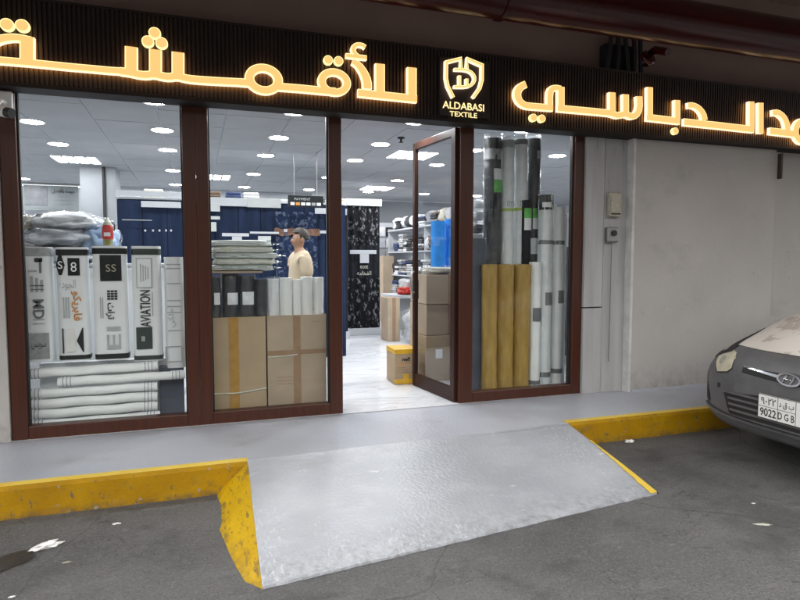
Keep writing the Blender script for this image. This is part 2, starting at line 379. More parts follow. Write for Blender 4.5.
# walkway slab behind the kerb
wk = MB()
wk.add([(-12, 4.10, FL), (.298, 4.10, FL), (.298, 4.03, FL), (2.869, 4.12, FL), (2.869, 4.22, FL), (16, 4.24, FL), (16, 5.6, FL), (-12, 5.6, FL)], [tuple(range(8))])
tag(wk.build('walkway', M['walk']), kind='structure')
def kerb(x0, x1, ya, yb):
    k = MB(); n = max(2, int((x1 - x0) / .06)); T = .075
    rows = []
    for i in range(n + 1):
        t = i / n; x = x0 + (x1 - x0) * t; y = ya + (yb - ya) * t
        j = noise.noise(Vector((x * 5, 1, 0))) * .008; q = noise.noise(Vector((x * 17, 3, 0))) * .008; bz = noise.noise(Vector((x * 9, 7, 0))) * .012
        rows.append([(x, y - .03 + bz, -.02), (x, y - .022 + j, .05), (x, y - .012 + j, FL - .022), (x, y + .008 + q * .5, FL + .001), (x, y + T + q * 1.5, FL + .003), (x, y + T + .05, -.02)])
    vs = [p for r in rows for p in r]
    for i in range(n):
        for a in range(5):
            k.add([rows[i][a], rows[i + 1][a], rows[i + 1][a + 1], rows[i][a + 1]], [(0, 1, 2, 3)], 1 if a == 3 else 0, True)
    k.add(rows[0], [tuple(range(6))]); k.add(rows[-1], [tuple(range(6))])
    return k
tag(kerb(-12, .302, 4.03, 4.035).build('kerb', [M['yellow'], M['kerb_top']]), kind='structure')
tag(kerb(2.87, 16, 4.155, 4.20).build('kerb', [M['yellow'], M['kerb_top']]), kind='structure')
# concrete ramp
TLc, TRc, BRc, BLc = Vector((.298, 4.045, FL)), Vector((2.869, 4.15, FL)), Vector((2.83, 3.09, .010)), Vector((.262, 2.76, .012))
def rampf(a, b):
    p = (TLc * (1 - a) + TRc * a) * (1 - b) + (BLc * (1 - a) + BRc * a) * b
    e = math.sin(PI * b)
    z = p.z + .006 * e + .003 * noise.noise(Vector((p.x * 3, p.y * 3, 1))) * (1 if 0 < b < 1 else .3)
    if b == 1: p.y += .006 * noise.noise(Vector((p.x * 6, 2, 2))) + .008 * noise.noise(Vector((p.x * 22, 2, 2)))
    return (p.x, p.y, z + (.0045 if b == 0 else 0))
rp = MB(); rp.grid(rampf, 60, 26)
def rampedge(a, t):
    p = rampf(a, 1); return (p[0], p[1] - .006 * t, p[2] * (1 - t) - .01 * t)
rp.grid(rampedge, 60, 1)
ramp = tag(rp.build('ramp', M['ramp']), kind='structure')
def wedge(top0, top1, base):
    """painted side of the ramp falling from its edge to the street"""
    k = MB(); n = len(base) - 1
    def f(a, b):
        i = min(n - 1, int(a * n)); t = a * n - i
        q = Vector(base[i]).lerp(Vector(base[i + 1]), t); p = Vector(top0).lerp(Vector(top1), a)
        p.z += .006 * math.sin(PI * a)
        r = p.lerp(q, b)
        if 0 < b: r += Vector((noise.noise(r * 9) * .007, noise.noise(r * 5) * .006, noise.noise(r * 9) * .005))
        return r
    k.grid(f, 36, 8); return k
wl = wedge((.302, 4.05, FL + .004), (.266, 2.75, .006), [(.10, 4.03, .002), (.118, 3.80, .0), (.112, 3.56, -.002), (.094, 3.47, -.002), (.115, 3.30, -.002), (.145, 3.06, -.003), (.185, 2.84, -.004), (.262, 2.745, -.006)])
tag(wl.build('ramp_side', M['yellow2']), kind='structure')
wr = wedge((2.865, 4.15, FL + .004), (2.828, 3.085, .01), [(2.96, 4.15, -.004), (2.93, 3.8, -.004), (2.90, 3.4, -.004), (2.835, 3.07, -.006)])
tag(wr.build('ramp_side', M['yellow']), kind='structure')
q = MB(); q.grid(lambda a, b: (lambda p: (p[0] + .004, p[1], p[2] + .004))(rampf(1 - (.004 + .020 * b + .006 * noise.noise(Vector((b * 14, 0, 0)))) * (1 - a), .30 + .70 * b)), 2, 40)
tag(q.build('ramp_edge_paint', M['kerb_top']), kind='structure')
# dark wet patch on the asphalt
st = MB(); pts = []
for (u, v) in [(-14, 560), (0, 557), (12, 553), (24, 550), (34, 552), (36, 557), (26, 562), (10, 568), (-2, 573), (-16, 578)]:
    p = onz(u, v, .004); pts.append((p.x, p.y, .004))
st.add(pts, [tuple(range(len(pts)))])
tag(st.build('wet_patch', M['stain']), kind='structure')

# shop floor, walls, ceiling
IX0, IX1, IY1, CZ = -3.3, 8.6, 13.5, 2.9
tag(MB().add([(IX0, 5.02, FL + .004), (IX1, 5.02, FL + .004), (IX1, IY1, FL + .004), (IX0, IY1, FL + .004)], [(0, 1, 2, 3)]).build('shop_floor', M['marble']), kind='structure')
tag(B('back_wall', M['grey_wall'], 2.3, IX1, IY1, IY1 + .1, 0, CZ + .3), kind='structure')
tag(B('back_wall', M['inwall'], IX0, 2.3, 12.35, 12.45, 0, CZ + .3), kind='structure')
tag(B('side_wall', M['inwall'], IX0 - .1, IX0, 5.2, IY1, 0, CZ + .3), kind='structure')
tag(B('side_wall', M['inwall'], IX1, IX1 + .1, 5.2, IY1, 0, CZ + .3), kind='structure')
ceil = tag(B('shop_ceiling', M['grid'], IX0, IX1, 5.1, IY1, CZ - .0045, CZ + .08), kind='structure')
ctile = MB().box(-.2972, .2972, -.2972, .2972, 0, .02).mesh('ceiling_tile'); ctile.materials.append(M['ceil'])
lights = {}
for yy in (5.65, 6.85, 8.05, 9.85, 11.65):
    for xx in (-2.7, -1.5, -.3, .9, 2.1, 3.3, 4.5, 5.7, 6.9):
        lights[(round(xx, 2), round(yy, 2))] = 1
panels = [(-1.5, 9.25), (2.7, 7.45), (3.3, 11.05), (5.1, 9.25), (.3, 10.45)]
for (px, py) in panels: lights[(px, py)] = 2
lights.pop((-1.5, 9.85), None)
nt = 0
for i in range(20):
    for j in range(14):
        x = round(-3.0 + .6 * i, 2); y = round(5.65 + .6 * j - 0.0, 2)
        if x > 8.4 or y > 13.3: continue
        if lights.get((x, y)) == 2: continue
        o = link('ceiling_tile', ctile, ceil, None, (x, y, CZ - .012 + rnd.uniform(-.0012, .0012)))
        o.rotation_euler = (rnd.uniform(-.002, .002), rnd.uniform(-.002, .002), 0); nt += 1
# exterior wall left of the shopfront, wall right of it, concrete over the fascia, canopy
tag(B('shopfront_wall', M['wall'], -6, -1.315, 5.03, 5.25, 0, 2.80), 'pale painted wall strip at the left edge beside the brown window frame', 'wall')
wt = thing('shopfront_wall', 'long scuffed pale wall on the right behind the parked car', 'wall', (0, 0, 0))
B('wall_panel', M['wall'], 4.135, 6.02, 4.95, 5.25, FL - .1, 2.95, wt, .006)
B('wall_panel', M['wall'], 6.05, 12, 5.05, 5.25, FL - .1, 2.95, wt, .006)
B('joint', M['concrete'], 6.015, 6.055, 5.08, 5.2, FL, 2.95, wt)
B('corner_bead', M['trim'], 4.118, 4.15, 4.938, 5.06, FL, 2.9, wt, .003)
sk = MB()
for i in range(60):
    x = 4.16 + i * .13
    sk.box(x, x + .125, 4.935, 4.951, FL, FL + .02 + .016 * abs(noise.noise(Vector((x * 3, 0, 0)))))
o = sk.build('base_render', M['walk'], wt); o['kind'] = 'stuff'
# rough white boards between frame and wall
wp = thing('board_panel', 'rough white painted boards between the shopfront frame and the wall', 'panel', (0, 0, 0))
B('board', M['plank'], 3.63, 3.845, 5.02, 5.06, FL, 1.05, wp, .004).data
B('board', M['plank'], 3.63, 3.845, 5.022, 5.062, 1.062, 2.74, wp, .004)
B('board', M['plank'], 3.853, 4.118, 5.03, 5.07, FL, 2.74, wp, .004)
B('backing', M['dark'], 3.62, 4.125, 5.062, 5.2, FL, 2.9, wp)
# overhead
tag(B('upper_wall', M['concrete'], -12, 16, 5.1, 5.4, 2.82, 4.6), 'brown concrete wall above the sign band', 'wall')
tag(B('canopy', M['concrete'], -14, 18, 1.6, 5.1, 4.35, 4.6), 'concrete canopy overhead above the sign and red pipe', 'canopy')
tag(B('added_shade_beam', M['concrete'], -14, 18, 1.5, 1.8, 3.66, 4.348), 'added unseen beam under the canopy edge, shading the right wall', 'beam')  # unseen beam, added to keep sky light off the upper wall
tag(B('added_dark_building', M['darkwall'], -30, 30, -8.5, -8, 0, 6.0), 'unseen dark building across the street, added to darken the glass reflections', 'building')  # added out of view: blocks low sky and keeps reflections in the panes dark

# ================================================================== SHOPFRONT
HZ = 2.762           # glass head
def window(name, label, x0, x1, jl, jr, y=5.05, sill=.10, cat='shop window'):
    t = thing(name, label, cat, ((x0 + x1) / 2, y, FL)); cx = (x0 + x1) / 2
    def bx(nm, m, a, b, c, d, e, f, bev=.006): return MB().box(a - cx, b - cx, c, d, e - FL, f - FL).build(nm, m, t, bev)
    bx('jamb', M['frame'], x0, x0 + jl, 0, .10, FL + .002, HZ + .06)
    bx('jamb', M['frame'], x1 - jr, x1, 0, .10, FL + .002, HZ + .06)
    bx('sill_rail', M['frame'], x0 + jl, x1 - jr, .003, .097, FL + .002, FL + sill)
    bx('head_rail', M['frame'], x0 + jl, x1 - jr, .003, .097, HZ, HZ + .055)
    for a, b, c, d in ((x0 + jl, x0 + jl + .012, FL + sill, HZ), (x1 - jr - .012, x1 - jr, FL + sill, HZ)):
        bx('glazing_bead', M['dark'], a, b, .035, .07, c, d, 0)
    p_ = MB(); xa_, xb_ = x0 + jl + .001 - cx, x1 - jr - .001 - cx
    p_.add([(xa_, .051, sill - .004), (xb_, .051, sill - .004), (xb_, .051, HZ + .004 - FL), (xa_, .051, HZ + .004 - FL)], [(0, 1, 2, 3)]).build('pane', M['glass'], t)
    return t
window('shop_window', 'left brown framed shop window with printed white fabric rolls behind the glass', -1.31, .0185, .105, .0985)
window('shop_window', 'middle brown framed shop window with two tall cardboard boxes behind it', .019, 1.195, .095, .112)
window('shop_window', 'right brown framed shop window with golden and white fabric rolls standing inside', 2.30, 3.625, .135, .10)
hd = tag(B('door_head', M['frame'], 1.197, 2.298, 5.055, 5.15, HZ + .0, HZ + .055, None, .005), 'brown rail over the open shop doorway', 'door frame')
# open door, hinged at the right jamb, swung into the shop
ang = math.atan2(.86, -.098)
dr = thing('glass_door', 'brown framed glass door standing open into the shop', 'door', (2.285, 5.09, FL), ang)
DL, DH = .87, 2.545
def dbx(nm, m, a, b, c, d, e, f, bev=.004): return MB().box(a, b, c, d, e, f).build(nm, m, dr, bev)
dbx('stile', M['frame_shaded'], 0, .075, -.022, .022, .01, DH)
dbx('stile', M['frame_shaded'], DL - .05, DL, -.022, .022, .01, DH)
dbx('bottom_rail', M['frame_shaded'], .075, DL - .05, -.02, .02, .01, .14)
dbx('top_rail', M['frame_shaded'], .075, DL - .05, -.02, .02, DH - .07, DH)
MB().add([(.076, 0, .138), (DL - .051, 0, .138), (DL - .051, 0, DH - .068), (.076, 0, DH - .068)], [(0, 1, 2, 3)]).build('pane', M['doorglass'], dr)
lk = dbx('lock', M['dark'], DL - .045, DL - .008, -.03, .03, .93, 1.13, .003)
hn = MB(); hn.tube([(DL - .06, .03, 1.0), (DL - .06, .07, 1.02), (DL - .06, .07, 1.2), (DL - .06, .03, 1.22)], .009, 8); hn.build('handle', M['steel'], dr)

# ------------------------------------------------------------------ fluted fascia band
fs = thing('sign_fascia', 'dark fluted band over the shopfront carrying the lit lettering', 'fascia', (0, 0, 0))
FX0, FX1, FZ0, FZ1, FY = -3.5, 9.5, 2.752, 3.318, 4.86
B('backing', M['fascia'], FX0, FX1, FY + .012, 5.1, FZ0 + .01, FZ1 - .002, fs)
rb = MB(); pitch = .0305; n = int((FX1 - FX0) / pitch)
for i in range(n):
    x = FX0 + i * pitch; jz = .006 * ((i * 7) % 3 - 1) * .4
    a, b, c = .0035, .0075, .019
    pr_ = [(x + a, FY + .013), (x + a + .002, FY), (x + a + c, FY), (x + a + c + .002, FY + .013)]
    rb.prism(pr_, 'z', FZ0 + .004, FZ1 + jz)
o = rb.build('rib', M['fascia'], fs); o['kind'] = 'stuff'
B('edge_trim', M['fascia_trim'], FX0, FX1, FY - .004, 5.048, FZ0 - .028, FZ0 + .002, fs, .003)
B('edge_trim', M['fascia'], FX0, FX1, FY + .004, 5.1, FZ1 + .001, FZ1 + .02, fs)

# ------------------------------------------------------------------ lit letters
LY = 4.80            # letter face
def P2(u, v):
    p = at(u, v, LY); return Vector((p.x, p.z))
def ribbon(mb, pts, wx, wz, y0, y1, mi_f, mi_s, closed=False, grow=0.0, side=True):
    n = len(pts); L = []; Rr = []
    for i in range(n):
        if closed: a, b = pts[(i - 1) % n], pts[(i + 1) % n]
        else: a, b = pts[max(0, i - 1)], pts[min(n - 1, i + 1)]
        d = (b - a); d.normalize(); nn = Vector((-d.y, d.x))
        ww = math.sqrt((wx * nn.x) ** 2 + (wz * nn.y) ** 2) / 2 + grow
        k = 1.0
        if 0 < i < n - 1 or closed:
            e = (pts[(i + 1) % n] - pts[i]).normalized(); dt = max(.55, abs(Vector((-e.y, e.x)).dot(nn))); k = 1 / dt
        L.append(pts[i] + nn * ww * k); Rr.append(pts[i] - nn * ww * k)
    if not closed and grow:
        d0 = (pts[0] - pts[1]).normalized() * grow; d1 = (pts[-1] - pts[-2]).normalized() * grow
        L[0] = L[0] + d0; Rr[0] = Rr[0] + d0; L[-1] = L[-1] + d1; Rr[-1] = Rr[-1] + d1
    m = n if closed else n - 1
    vs = [(p.x, y0, p.y) for p in L] + [(p.x, y0, p.y) for p in Rr] + [(p.x, y1, p.y) for p in L] + [(p.x, y1, p.y) for p in Rr]
    for i in range(m):
        j = (i + 1) % n
        mb.add([vs[i], vs[j], vs[n + j], vs[n + i]], [(0, 1, 2, 3)], mi_f)
        if side:
            mb.add([vs[i], vs[j], vs[2 * n + j], vs[2 * n + i]], [(0, 1, 2, 3)], mi_s)
            mb.add([vs[n + i], vs[n + j], vs[3 * n + j], vs[3 * n + i]], [(0, 1, 2, 3)], mi_s)
    if not closed and side:
        for i in (0, n - 1): mb.add([vs[i], vs[n + i], vs[3 * n + i], vs[2 * n + i]], [(0, 1, 2, 3)], mi_s)
def disc(c, rx, rz, n=22): return [c + Vector((math.cos(2 * PI * k / n) * rx, math.sin(2 * PI * k / n) * rz)) for k in range(n)]
def smooth(pts, it=2, closed=False):
    for _ in range(it):
        q = [] if closed else [pts[0]]
        m = len(pts) if closed else len(pts) - 1
        for i in range(m):
            a, b = pts[i], pts[(i + 1) % len(pts)]
            q += [a * .75 + b * .25, a * .25 + b * .75]
        if not closed: q.append(pts[-1])
        pts = q
    return pts
PX = LY * .947 / 600 * 1.03   # about one photo pixel on the fascia at the left
def letter(parent, strokes, name='letter'):
    """strokes: ('s', pixel polyline, wx_px, wz_px, smooth) open stroke; ('r', centre, rx, ry, w) ring; ('d', centre, r) dot"""
    mb = MB(); k = 0
    for s in strokes:
        k += 1; e = k * .0006
        u0 = s[1][0][0] if s[0] == 's' else s[1][0]
        sc_ = 1.0 / (FPX / (LY / _ray(u0, 90).y))       # metres per pixel here, facing the lens
        hx = sc_ / (_rt.x)                               # widths along the wall are foreshortened
        if s[0] == 's':
            pts = [P2(*p) for p in s[1]]
            if s[4]: pts = smooth(pts, s[4])
            wx, wz = s[2] * hx * 1.08, s[3] * sc_ * 1.08; closed = False
        elif s[0] == 'r':
            wx, wz = s[4] * hx, s[4] * sc_ * .92; pts = disc(P2(*s[1]), s[2] * hx, s[3] * sc_, 32); closed = True
        else:
            c = P2(*s[1]); pr2 = disc(c, s[2] * hx * .92, s[2] * sc_ * .92)
            mb.prism([(p.x, p.y) for p in pr2], 'y', LY + .03, LY - e - .001, 1, True)
            inn = disc(c, s[2] * hx * .78, s[2] * sc_ * .78)
            mb.add([(p.x, LY - e - .003, p.y) for p in inn], [tuple(range(len(inn)))], 0)
            continue
        ribbon(mb, pts, wx, wz, LY - e, LY + .034, 1, 2, closed)
        ribbon(mb, pts, wx - .01, wz - .01, LY + .034, LY + .036, 3, 3, closed, 0, False)
        ribbon(mb, pts, wx - .016, wz - .013, LY - .004 - e, LY, 0, 1, closed, 0, False)
    return mb.build(name, [M['amber'], M['amber_edge'], M['amber_side'], M['halo']], parent)
sg = thing('lit_sign', 'amber lit Arabic word on the left half of the dark band', 'sign', (0, 0, 0))
V = lambda x, y0, y1, wd=10.5: ('s', [(x, y0), (x, y1)], wd, 8, 0)
letter(sg, [('s', [(27, 36.5), (27, 61)], 11.5, 8, 0), ('s', [(-17, 60), (-16, 52), (-11, 44), (-2, 39.5), (10, 37.3), (20, 37.8), (31, 40.5)], 11, 7, 1), ('s', [(-40, 57.5), (-16, 59), (28, 62.6), (70, 66.8), (110, 70.4), (122, 71.2)], 8, 7, 0), ('d', (6.8, 24.6), 6.6), ('d', (22.3, 25.6), 6.6)])
letter(sg, [V(131.3, 46.8, 74), V(155.4, 49.6, 75), V(178, 52.3, 78), ('s', [(120, 71.2), (131, 72.6), (138, 74.5), (146, 75.3), (154, 74.2), (162, 76.3), (169, 77.2), (177, 76), (185, 78.2), (194, 79.6), (220, 81.2), (240, 82.2)], 8, 7.4, 1), ('d', (154.7, 33), 6.0), ('d', (147.8, 41.4), 6.0), ('d', (161.6, 43), 6.0)])
letter(sg, [('r', (264, 79.2), 13.4, 11, 8.8), ('s', [(240, 82.2), (253, 83.2)], 8, 7.2, 0), ('s', [(275, 86.5), (300, 88.4), (322, 90.6)], 8, 7.2, 0)])
letter(sg, [('r', (334.5, 82.2), 12.2, 9.9, 7.8), ('s', [(322, 90.6), (336, 91.6)], 8, 7.0, 0), ('d', (328.3, 60), 4.9), ('d', (338.7, 60.9), 4.9)])
letter(sg, [('s', [(365.5, 47.2), (362, 44.8), (356.5, 44.6), (353, 48), (354, 53), (358, 56.2)], 4.6, 4, 1), ('s', [(346, 55.4), (366.8, 57.8)], 4, 4.4, 0), ('s', [(352.6, 61.4), (358.5, 65), (364, 73), (367, 81), (367.3, 88.8)], 8.6, 5, 1)])
letter(sg, [('s', [(358, 92.8), (417, 99)], 8, 7.4, 0), V(380, 63.8, 93.5, 8.8), V(411.9, 67.6, 97, 8.8)])
sr = thing('lit_sign', 'amber lit Arabic name on the right half of the dark band', 'sign', (0, 0, 0))
letter(sr, [('s', [(526, 84.2), (520, 87), (516.8, 93), (518.5, 100.5), (524, 105.2), (530, 106.2), (553, 108)], 7.6, 6.4, 2), ('s', [(549.8, 107), (549.6, 94), (551.5, 88.8), (556, 87.6), (561, 88.8)], 6.6, 5.4, 1), V(561, 86.8, 108, 7), ('s', [(557.5, 108.2), (612, 113.2)], 7, 6.4, 0), ('d', (533.5, 117.7), 4.2), ('d', (541.9, 118.6), 4.2)])
letter(sr, [V(612.2, 92.4, 112, 6.8), V(625.6, 94.4, 113, 6.8), ('s', [(639, 96.4), (639.5, 108), (636.5, 115), (631, 116.6), (626, 114), (622, 114.6), (617, 115.6), (611, 113.2), (604, 112.6)], 6.8, 6, 1)])
letter(sr, [V(649.8, 87.2, 119, 6.6), ('s', [(646.6, 117.4), (680, 121.2)], 6.6, 6.4, 0), V(677.2, 100.2, 120.6, 6.6), ('d', (675.4, 131), 3.8)])
letter(sr, [('s', [(688, 105.6), (693, 105.2), (699, 108.2), (703.4, 114), (704.6, 120.5)], 7.2, 5.4, 1), ('s', [(684, 122), (720, 125.8), (754, 129.6)], 7, 6.6, 0), V(751.4, 101.6, 128.6, 6.4)])
letter(sr, [V(760.8, 102.8, 133.6, 6.4)])
letter(sr, [('s', [(772.6, 113), (778, 112.4), (784, 117), (787, 124), (787.6, 131)], 7.2, 5.6, 1), ('s', [(769.8, 131), (794, 134)], 7, 6.6, 0)])
letter(sr, [('r', (803, 131.5), 9.5, 9.8, 7.6), ('s', [(812, 137), (845, 140.5)], 7, 6.6, 0)])
# emblem
em = thing('emblem_sign', 'small lit shield emblem with ALDABASI TEXTILE beneath, above the doorway', 'sign', (0, 0, 0))
p0, p1 = at(439, 55, 4.852), at(488, 119, 4.852)
B('back_plate', M['fascia'], p0.x, p1.x, 4.838, 4.858, p1.z + .0, p0.z - .01, em, .004)
S = lambda pts, w_=3.0, sm=0: ('s', pts, w_, w_ * .95, sm)
letter(em, [S([(461.2, 70), (461.2, 58.4), (446.6, 62), (446.4, 78), (448, 86), (453.6, 97.4)]), S([(467.2, 68.5), (467.2, 58.6), (482.4, 65.2), (482.2, 80), (480, 88), (473.4, 97.4)])], 'shield')
letter(em, [S([(454.6, 69.2), (467, 69.8), (473, 73), (475.4, 78.6), (473, 84), (467.6, 86.8), (454.2, 86.6)], 2.8, 1), S([(459.8, 75.4), (459.8, 86)], 2.6), S([(467.0, 78.6), (467.0, 86)], 2.6)], 'monogram')
ta, tb = at(442.5, 107, 4.83), at(484, 107, 4.83)
text('lettering', 'ALDABASI', M['amber_edge'], em, ((ta.x + tb.x) / 2, 4.83, at(463, 106.2, 4.83).z), XR, ZU, height=.062, width=tb.x - ta.x, bold=.012, ext=.002)
text('lettering', 'TEXTILE', M['amber_edge'], em, ((ta.x + tb.x) / 2 , 4.83, at(463, 114.6, 4.83).z), XR, ZU, height=.042, width=(tb.x - ta.x) * .66, bold=.01, ext=.002)

# ------------------------------------------------------------------ red pipe under the canopy, valve branch
rpipe = thing('fire_pipe', 'big dark red pipe running overhead across the top right', 'pipe', (0, 0, 0))
def tang(Y, e0, e1):
    e = R((e0 + e1) / 2); h = R((e1 - e0) / 2); d = Y / math.cos(e)
    return Vector((0, Y, CAM_H + Y * math.tan(e))), d * math.sin(h)
pc, pr3 = tang(4.30, 23.4, 27.8)
pm = MB(); pm.tube([(x, pc.y, pc.z) for x in (-8, 0, 4, 8, 16)], pr3, 40)
pm.build('pipe', M['redpipe'], rpipe)
for x in (2.3, 5.9, 9.5):
    f = MB(); f.tube([(x - .018, pc.y, pc.z), (x + .018, pc.y, pc.z)], pr3 + .012, 40); f.build('coupling', M['redpipe'], rpipe)
    f = MB(); f.tube([(x + .3, pc.y, pc.z + pr3), (x + .3, pc.y, 4.36)], .012, 8); f.build('hanger_rod', M['dark'], rpipe)
br = MB(); br.tube([at(668, 52, 4.45), at(655, 50, 4.6), at(647, 56, 4.72), at(645, 66, 4.76)], .035, 14); br.build('branch', M['redpipe'], rpipe)
br = MB(); c_ = at(648, 58, 4.62); br.lathe([(.0, -.02), (.07, -.02), (.078, 0), (.07, .02), (0, .02)], (0, 0, 0), 18)
o = br.build('valve_wheel', M['redpipe'], rpipe); o.location = c_; o.rotation_euler = (R(60), R(20), 0)
cb = thing('cable_drop', 'dark bundle of cables and bracket hanging above the sign near the valve', 'cables', (0, 0, 0))
for k, (u0, u1) in enumerate([(612, 606), (618, 616), (625, 628), (633, 634), (640, 641)]):
    a = at(u0, 32, 4.95); b = at(u1, 78, 4.95); b.z = max(b.z, 3.35)
    t_ = MB(); t_.tube([a, a.lerp(b, .5) + Vector((.02 * (k % 2), .0, 0)), b], .022, 8); t_.build('cable', M['dark'], cb)
B('bracket', M['dark'], at(612, 60, 4.9).x, at(641, 60, 4.9).x, 4.99, 5.09, 3.36, 3.62, cb)

# ------------------------------------------------------------------ small things on the outer wall
a, b = at(608.5, 192.5, 5.0), at(619.5, 217, 5.0)
t = thing('switch_box', 'worn beige plastic box on the white boards, the upper of two', 'box', ((a.x + b.x) / 2, 5.0, b.z))
hw = (b.x - a.x) / 2; hh = a.z - b.z
MB().box(-hw, hw, -.03, .03, 0, hh).build('cover', M['beige'], t, .012)
MB().box(-hw * .8, hw * .8, -.034, -.03, .02, .035).build('edge_clip', M['dark'], t)
MB().box(-hw * .95, -hw * .8, -.033, -.02, .03, hh - .03).build('edge_clip', M['steel'], t)
a, b = at(606.5, 227, 5.0), at(617, 242.5, 5.0)
t = thing('keyhole_lock', 'small grey lock box with a round keyhole below the beige box', 'lock', ((a.x + b.x) / 2, 5.0, b.z))
hw = (b.x - a.x) / 2; hh = a.z - b.z
MB().box(-hw, hw, -.03, .03, 0, hh).build('case', M['steel'], t, .014)
mm = MB(); mm.tube([(0, -.045, hh * .6), (0, -.03, hh * .6)], hw * .45, 16); mm.build('key_barrel', M['dark'], t)
mm = MB(); mm.tube([(0, .0, 0), (.0, 0, -.3), (.005, .012, -1.2)], .004, 6); o = mm.build('cable', M['midink'], t)
a, b = at(778, 153.5, 4.93), at(783, 179, 4.93)
t = thing('rusty_bracket', 'rusty metal strip hanging on the right wall under the sign band', 'bracket', ((a.x + b.x) / 2, 4.93, b.z))
MB().box(-.017, .012, -.02, .025, 0, a.z - b.z).build('strip', M['rust'], t, .004)
MB().box(-.022, .0, -.024, -.02, .02, a.z - b.z).build('edge', M['dark'], t)
# camera at the top left
c0 = at(4, 112, 4.75)
t = thing('security_camera', 'white security camera at the top left corner of the shopfront', 'camera', tuple(c0))
mm = MB(); mm.tube([(-.12, .06, .03), (.02, -.02, -.005)], .036, 16); mm.build('housing', M['cctv'], t)
mm = MB(); mm.tube([(.02, -.02, -.005), (.055, -.04, -.014)], .034, 16); mm.build('lens_hood', M['dark'], t)
mm = MB(); mm.tube([(-.06, .05, .03), (-.05, .12, .10), (-.04, .24, .11)], .018, 10); mm.build('arm', M['cctv'], t)
mm = MB(); mm.box(-.09, .0, .2, .25, .02, .19); mm.build('mount', M['cctv'], t, .01)

# ================================================================== CEILING LAMPS
def lamp_proto():
    t = thing('downlight', None, 'ceiling light')
    a = MB(); a.lathe([(.100, .012), (.102, -.004), (.118, -.006), (.122, .0), (.122, .012)], n=24); a.build('trim_ring', M['cctv'], t)
    d = MB(); d.add([(0.1 * math.cos(2 * PI * k / 24), 0.1 * math.sin(2 * PI * k / 24), -.003) for k in range(24)], [tuple(range(24))]); d.build('diffuser', M['lamp'], t)
    return t
lp = None
ordn = ['first', 'second', 'third', 'fourth', 'fifth', 'sixth', 'seventh', 'eighth', 'ninth', 'tenth']
rown = {5.65: 'row nearest the glass', 6.85: 'second row from the glass', 8.05: 'third row from the glass', 9.85: 'fourth row from the glass', 11.65: 'farthest row'}
for yy, rn in rown.items():
    k = 0
    for xx in (-2.7, -1.5, -.3, .9, 2.1, 3.3, 4.5, 5.7, 6.9):
        if lights.get((xx, yy)) != 1: continue
        ratio = xx / yy
        if yy < 6 and not (-.25 < ratio < .75): continue
        if ratio < -.28 or ratio > .78: continue
        if lp is None: lp = lamp_proto(); o = lp
        else: o = copy_tree(lp)
        o.location = (xx + rnd.uniform(-.01, .01), yy, CZ - .014)
        tag(o, 'round white ceiling downlight, %s from the left in the %s' % (ordn[k], rn), 'ceiling light', 'round downlights in the shop ceiling'); k += 1
pn = ['square light panel in the left part of the shop ceiling', 'slatted square light panel above the doorway aisle', 'far slatted light panel near the hanging black fabric', 'square light panel in the ceiling behind the right window', 'square light panel over the far end of the navy display']
for (x, y), lb in zip(panels, pn):
    t = thing('light_panel', lb, 'light panel', (x, y, CZ - .012), 0, 'square light panels in the shop ceiling')
    MB().box(-.29, .29, -.29, .29, .004, .02).build('housing', M['cctv'], t)
    for q in range(4):
        xx = -.21 + q * .14
        MB().box(xx - .052, xx + .052, -.26, .26, -.004, .003).build('tube_cell', M['panel'], t)
t = thing('strip_light', 'long white strip light along the top of the back wall at left', 'strip light', (-2.3, 12.2, 2.83))
MB().box(-.85, .72, -.02, .05, .02, .05).build('housing', M['cctv'], t)
MB().box(-.85, .72, -.022, .04, 0, .02).build('tube', M['led'], t)
sp = at(401, 134, 6.4)
t = thing('sprinkler_head', 'small dark sprinkler on the ceiling just inside the doorway', 'sprinkler', (sp.x, 6.4, CZ - .014))
mm = MB(); mm.lathe([(.0, 0), (.04, 0), (.04, -.012), (.012, -.018), (.012, -.05)], n=14); mm.build('escutcheon', M['dark'], t)
mm = MB(); mm.lathe([(.0, -.05), (.028, -.052), (.028, -.056), (0, -.058)], n=14); mm.build('deflector', M['dark'], t)

# ================================================================== LEFT WINDOW GOODS
FZ = FL + .006
def at5(u, v, Y=5.30): return at(u, v, Y)
